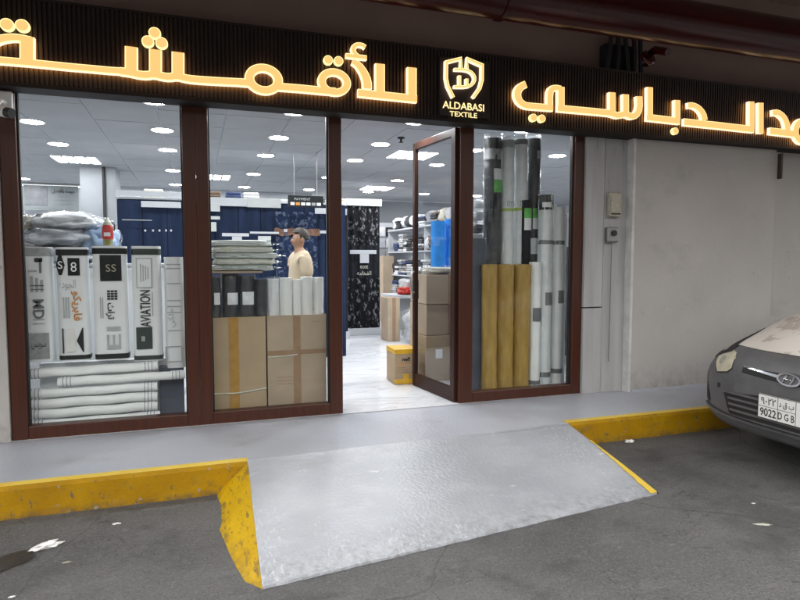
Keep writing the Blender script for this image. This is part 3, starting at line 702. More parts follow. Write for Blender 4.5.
# horizontal rolls, bottom first
hr = [((30, 425), (160, 411), 'bottom white roll of the horizontal stack in the left window'), ((26, 414.5), (157.5, 403.5), 'second white roll from the bottom of the horizontal stack'),
      ((26, 402.5), (157.5, 394.5), 'third white roll from the bottom of the horizontal stack'), ((26, 391), (157.5, 384), 'fourth white roll from the bottom of the horizontal stack'),
      ((58, 380), (185, 372), 'long white roll pushed right near the top of the horizontal stack'), ((26, 373.5), (158, 366), 'topmost horizontal white roll directly under the upright cases')]
for k, (p, q, lb) in enumerate(hr):
    Y = 5.285 if k < 4 or k == 5 else 5.24
    a, b = at(*p, Y), at(*q, Y); r = .036 if k != 4 else .034
    a.z = FZ + .045 + [0, .083, .165, .248, .338, .405][k]; b.z = a.z + .004 + (.012 if k == 5 else 0)
    t = thing('fabric_roll', lb, 'fabric roll', tuple(a), 0, 'white rolls lying in the left window')
    d = b - a; L = d.length
    N = 14; pts = [d * (i / N) + Vector((0, 0, .003 * math.sin(i * 1.1 + k))) for i in range(N + 1)]
    mm = MB(); mm.tube(pts, r, 18, 0, True, None, .05, k * 3.3); mm.build('fabric', M['white2'], t)
    u = d.normalized()
    for s_, nm in ((.025, 'end_label'), (L - .11, 'end_label')):
        mm = MB(); mm.tube([u * s_, u * (s_ + .085)], r + .003, 18, 0, False); mm.build(nm, M['white'], t)
        mm = MB()
        for q2 in range(3): mm.tube([u * (s_ + .012 + q2 * .026), u * (s_ + .0165 + q2 * .026)], r + .0045, 18, 0, False)
        o = mm.build('label_print', M['midink'], t)
# upright printed cases
def case(u0, u1, vt, vb, label, Y=5.30, depth=.16, topband=None, botband=None, group='printed fabric cases standing in the left window'):
    a, b = at(u0, vt, Y), at(u1, vb, Y); zb = at((u0 + u1) / 2, vb, Y).z
    W = b.x - a.x; Hh = a.z - zb
    t = thing('fabric_case', label, 'fabric roll', ((a.x + b.x) / 2, Y, zb), 0, group)
    prof = []
    rr = .045
    for k in range(7):
        th = PI / 2 * k / 6; prof.append((-W / 2 + rr - rr * math.sin(PI / 2 - th) if 0 else -W / 2 + rr * (1 - math.sin(PI / 2 - th + 0)) , rr * (1 - math.cos(PI / 2 - th + 0)) ) )
    prof = [(-W / 2 + rr - rr * math.cos(R(10 * i)), rr - rr * math.sin(R(10 * i))) for i in range(10)]
    prof += [(-p[0], p[1]) for p in reversed(prof)] + [(W / 2, depth - rr), (W / 2 - rr, depth), (-W / 2 + rr, depth), (-W / 2, depth - rr)]
    nz = 12; rows = []
    for i in range(nz + 1):
        z = Hh * i / nz
        rows.append([(x * (1 + .008 * noise.noise(Vector((i * .7, u0, 0)))), y + .004 * noise.noise(Vector((x * 14, i * .5, u0))), z) for x, y in prof])
    n_ = len(prof); vs = [p for r_ in rows for p in r_]
    mm = MB(); mm.add(vs, [(i * n_ + k, i * n_ + (k + 1) % n_, (i + 1) * n_ + (k + 1) % n_, (i + 1) * n_ + k) for i in range(nz) for k in range(n_)], 0, True)
    mm.add(vs, [tuple(range(n_ - 1, -1, -1)), tuple(nz * n_ + k for k in range(n_))])
    mm.build('case_body', M['white'], t)
    def band(z0, z1, m, nm='band'):
        q = MB(); pr_ = [(x * 1.012, y * 1.0 - .006 if y < depth / 2 else y + .003) for x, y in prof]
        q.prism(pr_, 'z', z0, z1, 0, True); q.build(nm, m, t)
    if topband: band(Hh - topband[0], Hh - topband[1], topband[2])
    if botband: band(botband[0], botband[1], botband[2])
    cu = lambda u: at(u, 300, Y).x - t.location.x
    cz = lambda v: at((u0 + u1) / 2, v, Y).z - zb
    def patch(ua, ub, va, vb_, m, nm='label', poly=None, yy=-.0075):
        q = MB()
        if poly: q.add([(cu(pu), yy, cz(pv)) for pu, pv in poly], [tuple(range(len(poly)))])
        else: q.add([(cu(ua), yy, cz(va)), (cu(ub), yy, cz(va)), (cu(ub), yy, cz(vb_)), (cu(ua), yy, cz(vb_))], [(0, 1, 2, 3)])
        return q.build(nm, m, t)
    def words(body, m, uc, vc, length_px, h_px, nm='lettering', up=True, bold=0.0, flip=1):
        if up is None: return text(nm, body, m, t, (cu(uc), -.009, cz(vc)), (0, 0, -1), (1, 0, 0), height=h_px * Y * .95 / 600, width=length_px * Y * .95 / 600, bold=bold)
        sc_ = Y * .95 / 600 * 1.0
        return text(nm, body, m, t, (cu(uc), -.009, cz(vc)), (0, 0, 1) if up else (1, 0, 0), (-1, 0, 0) if up else (0, 0, 1), height=h_px * sc_, width=length_px * sc_, bold=bold)
    return t, patch, words
t, pa, wd = case(21.5, 54, 247, 362, 'leftmost upright white case printed MD', topband=(.07, .005, M['greyp']))
pa(27, 48, 333, 359, M['greyp'], 'label'); pa(36, 44, 258, 262, M['ink']); pa(40.5, 43, 259, 273, M['midink']); pa(29, 38, 270, 272, M['paleink']); 
wd('MD', M['midink'], 38.5, 309, 18, 9, up=None, bold=.02)
for k in range(3): pa(31 + k * 5, 34 + k * 5, 276 + k * 2, 292, M['paleink'], 'small_print')
wd(arabic('سويس'), M['ink'], 37.5, 346, 12, 6, up=False)
for vv in (285, 289, 319, 323): pa(32, 44, vv, vv + 1.0, M['paleink'], 'small_print')
t, pa, wd = case(54.5, 90, 247, 361, 'upright white case with black hexagon emblem and orange Arabic word', topband=(.065, .018, M['black']), botband=(.012, .045, M['black']))
pa(0, 0, 0, 0, M['black'], 'emblem', [(57.2, 265), (60, 255.5), (63, 255.5), (66.2, 265), (63, 275), (60, 275)]); pa(69, 81, 258, 275.5, M['black'], 'emblem')
wd('S', M['white'], 61.6, 265, 4, 7, up=False); wd('8', M['white'], 75, 267, 5, 9, up=False)
wd(arabic('فابريكو'), M['orange'], 76.5, 306, 28, 9, up=None, bold=.02); wd(arabic('الجوده'), M['paleink'], 68, 285, 14, 10, up=False)
for k in range(3): pa(63 + 2.6 * k, 64.2 + 2.6 * k, 297, 318, M['paleink'], 'small_print')
pa(61, 62.6, 328, 353, M['ink']); pa(0, 0, 0, 0, M['black'], 'emblem', [(75.5, 341), (81.5, 328), (82.5, 328), (82.5, 352.5), (81.5, 352.5)])
pa(64, 74, 329, 352, M['plate'], 'label')
t, pa, wd = case(91, 129, 246, 360, 'upright white case with a large black label and black Arabic word', topband=(.062, .016, M['black']), botband=(.01, .05, M['black']))
pa(101, 122.5, 255, 281, M['black']); wd('SS', M['beige'], 112, 268, 9, 7, up=False)
for k in range(3): wd('IIII', M['ink'], 109 + k * 3.6, 295, 9, 2.6, bold=.04)
wd(arabic('تراث'), M['ink'], 110, 311, 16, 8, up=None, bold=.02)
for k in range(2): pa(100 + 2.2 * k, 101 + 2.2 * k, 297, 318, M['paleink'], 'small_print')
wd('EI', M['paleink'], 113, 338, 22, 12, bold=.01)
t, pa, wd = case(130.5, 163, 246, 361, 'upright white case printed AVIATION in tall black letters', topband=(.07, .022, M['green_dark']), botband=(.01, .045, M['green_dark']))
pa(137, 152.8, 258, 288, M['paleink'], 'label_frame'); pa(138, 151.8, 259, 287, M['white'], 'label', None, -.0085)
for k in range(4): pa(141 + k * 2.4, 142.2 + k * 2.4, 264 + k, 282 - k, M['paleink'], 'small_print', None, -.0095)
wd('AVIATION', M['ink'], 145.2, 308.5, 36, 9.4, bold=.012)
pa(135.3, 151.5, 327, 349, M['green_dark']); pa(140.5, 144, 336, 341, M['greyp'], 'emblem', None, -.0085); pa(152, 153, 292, 316, M['paleink'], 'small_print')
t, pa, wd = case(163.5, 185.5, 257, 368, 'lower pale case wrapped in clear plastic beside the middle jamb', Y=5.34, group=None)
for vv in (264, 268, 283, 300, 306, 312, 330): pa(167, 181, vv, vv + 1.0, M['paleink'], 'small_print')
pa(164, 181, 346, 347, M['paleink'], 'label_frame'); pa(164, 181, 361, 362, M['paleink'], 'label_frame'); pa(164, 165, 347, 361, M['paleink'], 'label_frame'); pa(180, 181, 347, 361, M['paleink'], 'label_frame')
wd(arabic('ملكي'), M['paleink'], 172, 318, 18, 8)
# low dark platform at the end of the rolls
a = at(160, 425, 5.30); b = at(186, 425, 5.3)
tag(B('plinth_board', M['slate'], a.x, b.x - .01, 5.36, 5.50, FZ, .64, None, .004), 'dark board behind the ends of the horizontal white rolls', 'board')
tag(B('display_shelf', M['white'], -1.2, -.12, 5.43, 5.5, FZ, .70, None, .004), 'pale low panel behind the horizontal white rolls', 'shelf')

# crumpled wrapped bundles
def lump(sx, sy, sz, seed, rough=.22, n=18, sq=.55):
    mb = MB(); vs = []
    for j in range(n + 1):
        ph = PI * j / n
        for i in range(n * 2):
            th = 2 * PI * i / (n * 2)
            q = lambda v: math.copysign(abs(v) ** sq, v)
            p = Vector((q(math.sin(ph)) * q(math.cos(th)), q(math.sin(ph)) * q(math.sin(th)), q(math.cos(ph))))
            d = 1 + rough * noise.noise(p * 1.7 + Vector((seed, 0, 0))) + rough * .5 * abs(noise.noise(p * 4.5 + Vector((0, seed, 0)))) + rough * .28 * (.35 - abs(noise.noise(p * 9 + Vector((seed, seed, 0))))) 
            vs.append((p.x * d * sx, p.y * d * sy, p.z * (1 + rough * .7 * noise.noise(p * 2.5 + Vector((0, 0, seed)))) * sz))
    m2 = n * 2
    mb.add(vs, [(j * m2 + i, j * m2 + (i + 1) % m2, (j + 1) * m2 + (i + 1) % m2, (j + 1) * m2 + i) for j in range(n) for i in range(m2)], 0, True)
    return mb
ct = thing('display_counter', 'white counter behind the upright cases carrying wrapped bundles', 'counter', (-1.05, 6.35, FZ))
MB().box(-.75, .85, -.35, .35, 0, 1.27).build('body', M['white'], ct, .01); MB().box(-.78, .88, -.38, .38, 1.272, 1.30).build('counter_top', M['inwall'], ct, .006)
CTZ = FZ + 1.302
bun = [(-1.62, 6.25, .15, .17, .10, 0, 'white', 'white crumpled bundle at the far left of the counter pile'), (-1.45, 6.2, .15, .15, .075, .02, 'pattern', 'speckled grey bundle at the bottom left of the counter pile'),
       (-1.13, 6.25, .25, .2, .06, 0, 'silver', 'flat silver wrapped bundle at the bottom of the counter pile'), (-1.18, 6.25, .24, .19, .065, .12, 'silver', 'silver grey wrapped bundle in the middle of the counter pile'),
       (-1.10, 6.28, .26, .18, .06, .235, 'white', 'white wrapped bundle on top of the counter pile'), (-1.55, 6.3, .16, .16, .06, .22, 'ivory', 'ivory wrapped bundle on the top left of the counter pile'),
       (-.82, 6.22, .13, .14, .13, 0, 'sky', 'pale blue plastic wrapped bundle at the right of the counter pile'), (-1.5, 6.27, .15, .16, .05, .14, 'grey', 'grey bundle between the ivory and speckled ones')]
fabd = dict(zip(['white', 'ivory', 'black', 'navy', 'grey', 'brown', 'teal', 'wine', 'green', 'sky', 'silver', 'pattern'], FABS))
for k, (x, y, a, b, c, dz, fm, lb) in enumerate(bun):
    c *= 1.25; dz *= 1.3
    t = thing('wrapped_bundle', lb, 'fabric bundle', (x, y, CTZ + dz), rnd.uniform(-.2, .2), 'wrapped bundles on the counter')
    lump(a, b, c, k * 2.3, .5, 26, .7).build('fabric', fabd[fm], t, 0, (0, 0, c * 1.0)); lump(a * 1.05, b * 1.05, c * 1.08, k * 2.3 + .3, .6, 26, .7).build('plastic_wrap', M['film'], t, 0, (0, 0, c * 1.05))
# red canister on a case
rc = at(108, 246.5, 5.36)
t = thing('red_bottle', 'red bottle with white label standing on the third case', 'bottle', (rc.x, 5.37, at(108, 246, 5.30).z + .004))
mm = MB(); mm.lathe([(0, 0), (.034, 0), (.036, .01), (.036, .05)], n=20); mm.build('base', M['olive'], t)
mm = MB(); mm.lathe([(.036, .05), (.042, .055), (.044, .1), (.042, .15), (.034, .165)], n=20); mm.build('body', M['red'], t)
mm = MB(); mm.lathe([(.034, .165), (.03, .18), (.022, .2), (.012, .205), (.012, .225), (0, .226)], n=16); mm.build('neck', M['cream'], t)
mm = MB(); mm.grid(lambda a, b: (.0455 * math.sin((a - .5) * 1.1), -.0455 * math.cos((a - .5) * 1.1), .075 + .03 * b), 6, 1); mm.build('label', M['white'], t)
mm = MB(); mm.tube([(.03, -.01, .19), (.055, -.01, .17), (.05, -.01, .12)], .005, 6); mm.build('handle', M['dark'], t)
# pillar with black cable, banner
a, b = at(80, 190, 9.8), at(116, 190, 9.8)
t = thing('pillar', 'white square pillar with a black cable inside the shop', 'pillar', (0, 0, 0))
MB().box(a.x, b.x, 9.8, 10.4, FZ, CZ).build('shaft', M['pillar'], t, .008)
c_ = at(104.5, 200, 9.78); mm = MB(); mm.tube([(c_.x, 9.775, .3), (c_.x, 9.775, 2.88)], .022, 8); mm.build('cable', M['dark'], t)
a, b = at(23, 184.5, 12.1), at(79, 211.5, 12.1)
t = thing('wall_banner', 'grey banner with Arabic writing on the back wall at left', 'banner', (0, 0, 0))
MB().box(a.x, b.x, 12.1, 12.14, b.z, a.z).build('board', M['signgrey'], t, .004)
W = b.x - a.x; Hb = a.z - b.z
MB().box(a.x + .02 * W, a.x + .43 * W, 12.094, 12.099, b.z + .2 * Hb, a.z - .04 * Hb).build('blank_square', M['dkgrey'], t)
text('lettering', arabic('بأفضل') + ' ' + arabic('جوده'), M['ink'], t, (a.x + .72 * W, 12.095, a.z - .2 * Hb), XR, ZU, height=.24 * Hb, width=.42 * W, bold=.01)
for q, (y_, wf) in enumerate([(.42, .2), (.58, .36), (.72, .26)]): text('lettering', arabic('خصومات') + ' ' + arabic('الجمله'), M['midink'], t, (a.x + .72 * W, 12.095, a.z - y_ * Hb), XR, ZU, height=.09 * Hb, width=wf * W)
text('lettering', arabic('اقمشه') + ' ' + arabic('رجاليه') + ' ' + arabic('فاخره'), M['midink'], t, (a.x + .5 * W, 12.095, a.z - .9 * Hb), XR, ZU, height=.1 * Hb, width=.8 * W)

# ================================================================== NAVY DISPLAY AT THE BACK
nv = thing('fabric_display', 'long navy fabric display with white header boards across the shop', 'display', (0, 0, 0))
X0, X1, NY = at(117, 230, 8).x, at(347, 230, 8).x, 8.0
MB().box(X0, X1, NY + .08, NY + .45, FZ, 2.27).build('carcass', M['navy'], nv, .01)
MB().box(X0 - .01, X1 + .01, NY + .05, NY + .47, 2.272, 2.30).build('top_shelf', M['inwall'], nv, .004)
npan = 10
for k in range(npan):
    xa = X0 + (X1 - X0) * k / npan; xb = X0 + (X1 - X0) * (k + 1) / npan - .008
    q = MB()
    q.grid(lambda a, b: (xa + (xb - xa) * a, NY + .05 + .010 * math.sin(a * 9 + k * 2 + b * .8) - .012 * noise.noise(Vector((a * 3 + k, b * 3, k))), FZ + .1 + (2.16 - FZ) * b), 16, 12)
    q.build('hanging_fabric', M['navy'], nv)
def tagboard(u0, v0, u1, v1, Y, m, nm='header_board', par=nv, th=.01):
    a, b = at(u0, v0, Y), at(u1, v1, Y)
    return MB().box(a.x, b.x, Y, Y + th, b.z, a.z).build(nm, m, par, .002)
tagboard(115.5, 190, 184, 197.5, 7.98, M['inwall']); tagboard(141, 201, 181, 208, 7.94, M['inwall']); tagboard(208, 197, 247, 206.5, 7.98, M['inwall']); tagboard(247, 198, 281, 208, 7.97, M['lgrey'])
tagboard(206, 203, 220, 211.5, 7.94, M['lgrey']); tagboard(206, 216, 220, 219.5, 7.94, M['lgrey']); tagboard(206, 222, 216.5, 231.5, 7.94, M['lgrey'])
tagboard(315, 208, 328, 214, 7.95, M['inwall']); tagboard(319, 230.5, 328, 233.5, 7.95, M['inwall']); tagboard(222, 233, 249, 236.5, 7.93, M['inwall'], 'price_tag'); tagboard(232, 236.5, 242, 244, 7.93, M['inwall'], 'price_tag')
tagboard(250, 231.5, 279, 234, 7.93, M['inwall'], 'price_tag'); tagboard(258, 236, 271, 240.5, 7.93, M['lgrey'], 'price_tag'); tagboard(122, 219.4, 152, 220.6, 7.93, M['lgrey'], 'price_tag')
for u in (145.2, 153, 159.5, 166, 171): tagboard(u - .9, 229.5, u + .9, 231.5, 7.93, M['inwall'], 'price_tag')
tagboard(184, 221, 186, 223, 7.93, M['inwall'], 'price_tag'); tagboard(284, 229, 287.5, 232, 7.93, M['inwall'], 'price_tag')
# patterned cloth section in the middle
q = MB(); xa, xb = at(276, 210, 7.9).x, at(318, 210, 7.9).x
q.grid(lambda a, b: (xa + (xb - xa) * a, 7.96 + .014 * math.sin(a * 22), 1.3 + .86 * b), 30, 10)
mp_ = mat('navy_patterned_fabric', (.010, .02, .055), .7, spec=.12, var=.2); layer(mp_, (.12, .15, .22), 16, .54, .6, seed=4, amount=.7, detail=3); q.build('patterned_fabric', mp_, nv)
q = MB(); q.grid(lambda a, b: (xa - .02 + (xb - xa + .05) * a, 7.945 + .006 * math.sin(a * 30), 1.85 + .09 * b + .02 * noise.noise(Vector((a * 9, 0, 0)))), 30, 2)
mp2 = mat('brown_trim_fabric', (.16, .08, .05), .6, var=.3, scale=30); q.build('patterned_fabric', mp2, nv)
# goods on top of it
tops = ['white', 'ivory', 'silver', 'grey', 'brown', 'navy', 'white', 'sky', 'silver', 'ivory']
k = 0; x = X0 + .03
while x < X1 - .2:
    wv = rnd.uniform(.14, .26); hv = rnd.uniform(.05, .14)
    if at(288, 200, 8).x - .12 < x < at(324, 200, 8).x: x += .1; continue
    nm = tops[k % 10]
    t = thing('folded_fabric', 'folded %s cloth pile, %s from the left on top of the navy display' % (nm, (ordn + ['eleventh', 'twelfth', 'thirteenth', 'fourteenth'])[k]), 'folded fabric', (x + wv / 2, NY + .24, 2.302), 0, 'folded cloths on the navy display')
    nl = max(1, int(hv / .035))
    for j in range(nl):
        MB().box(-wv / 2 + rnd.uniform(0, .015), wv / 2 - rnd.uniform(0, .015), -.12, .12, j * .036, j * .036 + .034).build('fold', fabd[nm], t, .012)
    x += wv + rnd.uniform(.01, .05); k += 1
# dark price board hanging
a, b = at(288, 195, 7.6), at(323.5, 207.5, 7.6)
t = thing('hanging_board', 'black hanging notice board with a row of small coloured squares', 'sign', (0, 0, 0))
MB().box(a.x, b.x, 7.6, 7.63, b.z, a.z).build('board', M['black'], t, .004)
text('lettering', 'PAYMENT', M['paleink'], t, (a.x + .12 + .06, 7.598, a.z - .045), XR, ZU, height=.03, width=.2)
for k, m_ in enumerate(['white', 'orange', 'white', 'white', 'greyp', 'white']):
    xx = a.x + .03 + k * (b.x - a.x - .05) / 6
    MB().box(xx, xx + .05, 7.594, 7.598, b.z + .02, b.z + .055).build('sticker', M[m_], t)
for xx in (a.x + .08, b.x - .08): mm = MB(); mm.tube([(xx, 7.615, a.z), (xx, 7.615, CZ)], .004, 6); mm.build('wire', M['steel'], t)

# second navy display beyond and black floral hanging column
t = thing('fabric_display', 'narrow dark display end beside the black floral fabric', 'display', (0, 0, 0))
a, b = at(330, 215, 9.9), at(348, 325, 9.9)
MB().box(a.x - .6, b.x, 9.9, 10.3, FZ + .12, 2.5).build('carcass', M['blackf'], t, .01); MB().box(a.x - .6, b.x + .02, 9.86, 10.3, FZ, FZ + .12).build('plinth', M['inwall'], t)
tagboard(339, 202, 346.5, 206, 9.88, M['inwall'], 'price_tag', t); tagboard(339, 208.5, 347, 215, 9.88, M['inwall'], 'price_tag', t); tagboard(340, 231, 343.5, 234, 9.88, M['inwall'], 'price_tag', t)
mm = MB(); mm.tube([at(341, 322, 9.84), at(344.5, 322, 9.84)], .05, 14); mm.build('roll_end', M['inwall'], t)
t = thing('hanging_fabric_display', 'tall black floral fabric hanging under a white header by the aisle', 'display', (0, 0, 0))
FYY = 10.3; a, b = at(347.5, 200, FYY), at(380, 328, FYY)
MB().box(a.x + .02, b.x - .02, FYY + .03, FYY + .5, FZ + .12, 2.55).build('carcass', M['blackf'], t)
def dr_(z0, z1, m, nm, ph):
    q = MB(); q.grid(lambda u, v: (a.x + (b.x - a.x) * u, FYY + .018 * math.sin(u * 26 + ph), z0 + (z1 - z0) * v), 40, 6); q.build(nm, m, t)
zc = lambda v: at(364, v, FYY).z
dr_(zc(245), zc(206), M['floral'], 'draped_fabric', 0); dr_(zc(278), zc(245), M['blackf'], 'draped_fabric', 1); dr_(zc(328), zc(278), M['floral'], 'draped_fabric', 2)
MB().box(a.x - .03, b.x + .03, FYY - .04, FYY + .5, zc(206), zc(199)).build('header', M['white'], t, .01)
tagboard(350, 250, 376.5, 254, FYY - .04, M['inwall'], 'price_tag', t); tagboard(360, 254, 369, 263, FYY - .04, M['inwall'], 'price_tag', t)
text('lettering', 'ROSE', M['cream'], t, (at(363.5, 266, FYY).x, FYY - .04, zc(267)), XR, ZU, height=.05, width=.14)
text('lettering', arabic('الفخامه'), M['cream'], t, (at(363.5, 266, FYY).x, FYY - .04, zc(273)), XR, ZU, height=.07, width=.26)
MB().box(a.x - .02, b.x + .0, FYY - .05, FYY + .5, FZ, FZ + .12).build('plinth', M['inwall'], t, .005)

# ================================================================== GOODS BEYOND THE DOORWAY
sh = thing('fabric_shelf', 'long shelf rack crammed with fabrics down the aisle beyond the door', 'shelf', (0, 0, 0))
SX, SY0, SY1 = 4.0, 8.2, 12.6
for z in (FZ + .05, .72, 1.20, 1.68, 2.14): MB().box(SX, SX + .6, SY0, SY1, z, z + .025).build('shelf_board', M['inwall'], sh, .003)
for y in (SY0, (SY0 + SY1) / 2, SY1): MB().box(SX + .02, SX + .6, y - .012, y + .012, FZ, 2.2).build('upright', M['inwall'], sh)
kk = 0
zname = {FZ + .075: 'bottom', .745: 'second', 1.225: 'third', 1.705: 'fourth', 2.165: 'top'}
cols_sh = ['white', 'black', 'silver', 'black', 'white', 'pattern', 'navy', 'grey', 'white', 'black', 'pattern', 'silver', 'ivory', 'black', 'grey', 'white', 'brown']
for zi, (z, zn) in enumerate(zname.items()):
    y = SY0 + .04; c = 0
    while y < SY1 - .25:
        wv = rnd.uniform(.22, .34); maxh = .36 if zi < 4 else .32
        nm = cols_sh[kk % 17]; nl = rnd.randint(4, 8) if zi < 4 else rnd.randint(2, 6)
        t = thing('folded_fabric', '%s fabric stack, %s from the near end of the %s shelf' % (nm, (ordn + ['eleventh', 'twelfth', 'thirteenth', 'fourteenth', 'fifteenth', 'sixteenth', 'seventeenth', 'eighteenth'])[c], zn), 'folded fabric', (SX + .24, y + wv / 2, z + .002), rnd.uniform(-.06, .06), 'fabric stacks on the aisle shelf')
        if rnd.random() < .35:
            lump(.22, wv / 2, .12, kk * 1.7, .35, 10).build('fabric', fabd[nm], t, 0, (0, 0, .135))
        else:
            for j in range(nl):
                fm = fabd[nm] if rnd.random() < .6 else fabd[rnd.choice(['white', 'black', 'pattern', 'grey', 'navy', 'silver', 'black', 'brown'])]
                MB().box(-.26 + rnd.uniform(0, .04), .22, -wv / 2 + rnd.uniform(0, .02), wv / 2 - rnd.uniform(0, .02), j * .044, j * .044 + .041).build('fold', fm, t, .014)
        y += wv + .012; kk += 1; c += 1
# low table and cartons on the aisle floor
def carton(name, label, u0, v0, u1, v1, Y, depth, m, tapem=None, floor=True, group=None):
    a, b = at(u0, v0, Y), at(u1, v1, Y); z0 = FZ if floor else b.z
    t = thing(name, label, 'box', ((a.x + b.x) / 2, Y, z0), 0, group); W = b.x - a.x; Hc = a.z - z0
    MB().box(-W / 2, W / 2, 0, depth, 0, Hc).build('carton_body', m, t, .006)
    if tapem: MB().box(-.03, .03, -.0015, depth + .0015, .004, Hc + .0015).build('tape', tapem, t)
    return t, W, Hc
t = thing('low_table', 'low white table standing in the far aisle', 'table', (3.75, 10.9, FZ))
MB().box(-.3, .45, -.4, .4, .62, .68).build('tabletop', M['inwall'], t, .006); MB().box(-.28, .43, -.02, .02, 0, .62).build('panel', M['lgrey'], t)
for sx in (-.27, .42):
    for sy in (-.37, .37): MB().box(sx - .02, sx + .02, sy - .02, sy + .02, 0, .62).build('leg', M['inwall'], t)
carton('cardboard_box', 'small brown carton on the marble floor far down the aisle', 388, 298, 400, 313, 9.3, .4, M['card2'], M['tape2'])
carton('cardboard_box', 'tall pale carton standing at the end of the aisle', 383, 256, 394, 290, 12.3, .4, M['card2'])
t = thing('wrapped_bundle', 'large white plastic wrapped bale on the floor by the open door', 'fabric bundle', (3.45, 8.8, FZ), 0)
lump(.28, .5, .27, 3.1, .2).build('fabric', fabd['silver'], t, 0, (0, 0, .27)); lump(.3, .53, .29, 6.1, .35).build('plastic_wrap', M['film'], t, 0, (0, 0, .28))
t = thing('wrapped_bundle', 'red wrapped package on the table at the end of the aisle', 'fabric bundle', (3.78, 10.7, FZ + .682), 0.3)
lump(.16, .14, .07, 8.8, .3).build('fabric', M['red'], t, 0, (0, 0, .07))
t = thing('wrapped_bundle', 'black and white striped bundle on the aisle table', 'fabric bundle', (3.95, 11.05, FZ + .682), 0.1)
lump(.16, .2, .14, 4.8, .3).build('fabric', fabd['pattern'], t, 0, (0, 0, .14))
# free rack of samples against the far wall
t = thing('sample_rack', 'wire rack of pale sample cards against the far wall', 'rack', (0, 0, 0))
RY = 12.7; a, b = at(378, 217, RY), at(386, 290, RY)
MB().box(a.x - .05, a.x + .8, RY + .05, RY + .4, FZ, 2.35).build('carcass', M['inwall'], t)
for i in range(7):
    for j in range(4):
        MB().box(a.x + j * .19, a.x + .17 + j * .19, RY, RY + .048, .55 + i * .25, .55 + i * .25 + .2).build('sample_card', fabd[['white', 'silver', 'black', 'pattern', 'white', 'grey', 'white'][(i * 3 + j * 5) % 7]], t, .004)

# door carton by the open leaf
a = at(390.5, 384, 6.0)
t = thing('cardboard_box', 'brown and yellow taped carton on the marble beside the open door', 'box', ((at(393, 384, 6.0).x + at(418, 384, 6.0).x) / 2 + .012, 6.02, FZ + .001), R(-3))
t.scale = (.97, 1, .94)
cw, ch, cd = .262, .40, .34
MB().box(-cw / 2, cw / 2, 0, cd, 0, ch).build('carton_body', M['card'], t, .005)
MB().box(-cw / 2 - .001, cw / 2 + .001, -.0022, .0, 0.006, .06).build('tape', M['ytape'], t)
MB().box(-cw / 2 - .001, cw / 2 + .001, -.0022, cd + .001, ch - .05, ch + .0015).build('tape', M['ytape'], t)
MB().box(-.03, .03, -.0034, -.0023, .0, .12).build('tape', M['ytape'], t)
text('lettering', 'nef!', M['ink'], t, (0, -.0035, ch * .72), XR, ZU, height=.045, width=.09, bold=.03)
for q in range(5): MB().box(-cw * .38, -cw * .38 + [.15, .09, .1, .14, .06][q], -.001, -.0002, ch * .60 - q * .026, ch * .60 - q * .026 + .007).build('printed_line', M['orange'] if q < 2 else M['tape2'], t)
text('lettering', arabic('صناعه') , M['midink'], t, (.02, -.0012, ch * .36), XR, ZU, height=.028, width=.11, bold=.01)

# cartons seen through the open door leaf
cs = [('large lower carton seen through the open glass door', 2.37, 2.98, 6.08, 6.6, FZ + .001, .50), ('middle carton with white slip seen through the open glass door', 2.38, 2.95, 6.10, 6.6, FZ + .505, .34), ('upper carton of the stack behind the open glass door', 2.37, 2.94, 6.07, 6.6, FZ + .85, .32)]
for k, (lb, xa, xb, ya, yb, z, h) in enumerate(cs):
    t = thing('cardboard_box', lb, 'box', ((xa + xb) / 2, ya, z), R([0, 1.2, -1][k]), 'cartons stacked behind the open door')
    W = xb - xa
    MB().box(-W / 2, W / 2, 0, yb - ya, 0, h).build('carton_body', M['card2'] if k else M['card'], t, .006)
    MB().box(-.03, .03, -.0015, yb - ya, .004, h + .0015).build('tape', M['tape2'], t)
    if k == 0: MB().box(-.19, -.11, -.003, -.0002, .25, .35).build('paper_slip', M['white'], t)
t = thing('wrapped_bundle', 'clear plastic wrapped bundle lying on the cartons behind the door', 'fabric bundle', (2.62, 6.3, FZ + 1.172))
lump(.22, .2, .045, 2.2, .3).build('plastic_wrap', M['film'], t, 0, (0, 0, .05)); lump(.2, .18, .035, 1.2, .3).build('fabric', fabd['ivory'], t, 0, (0, 0, .045))
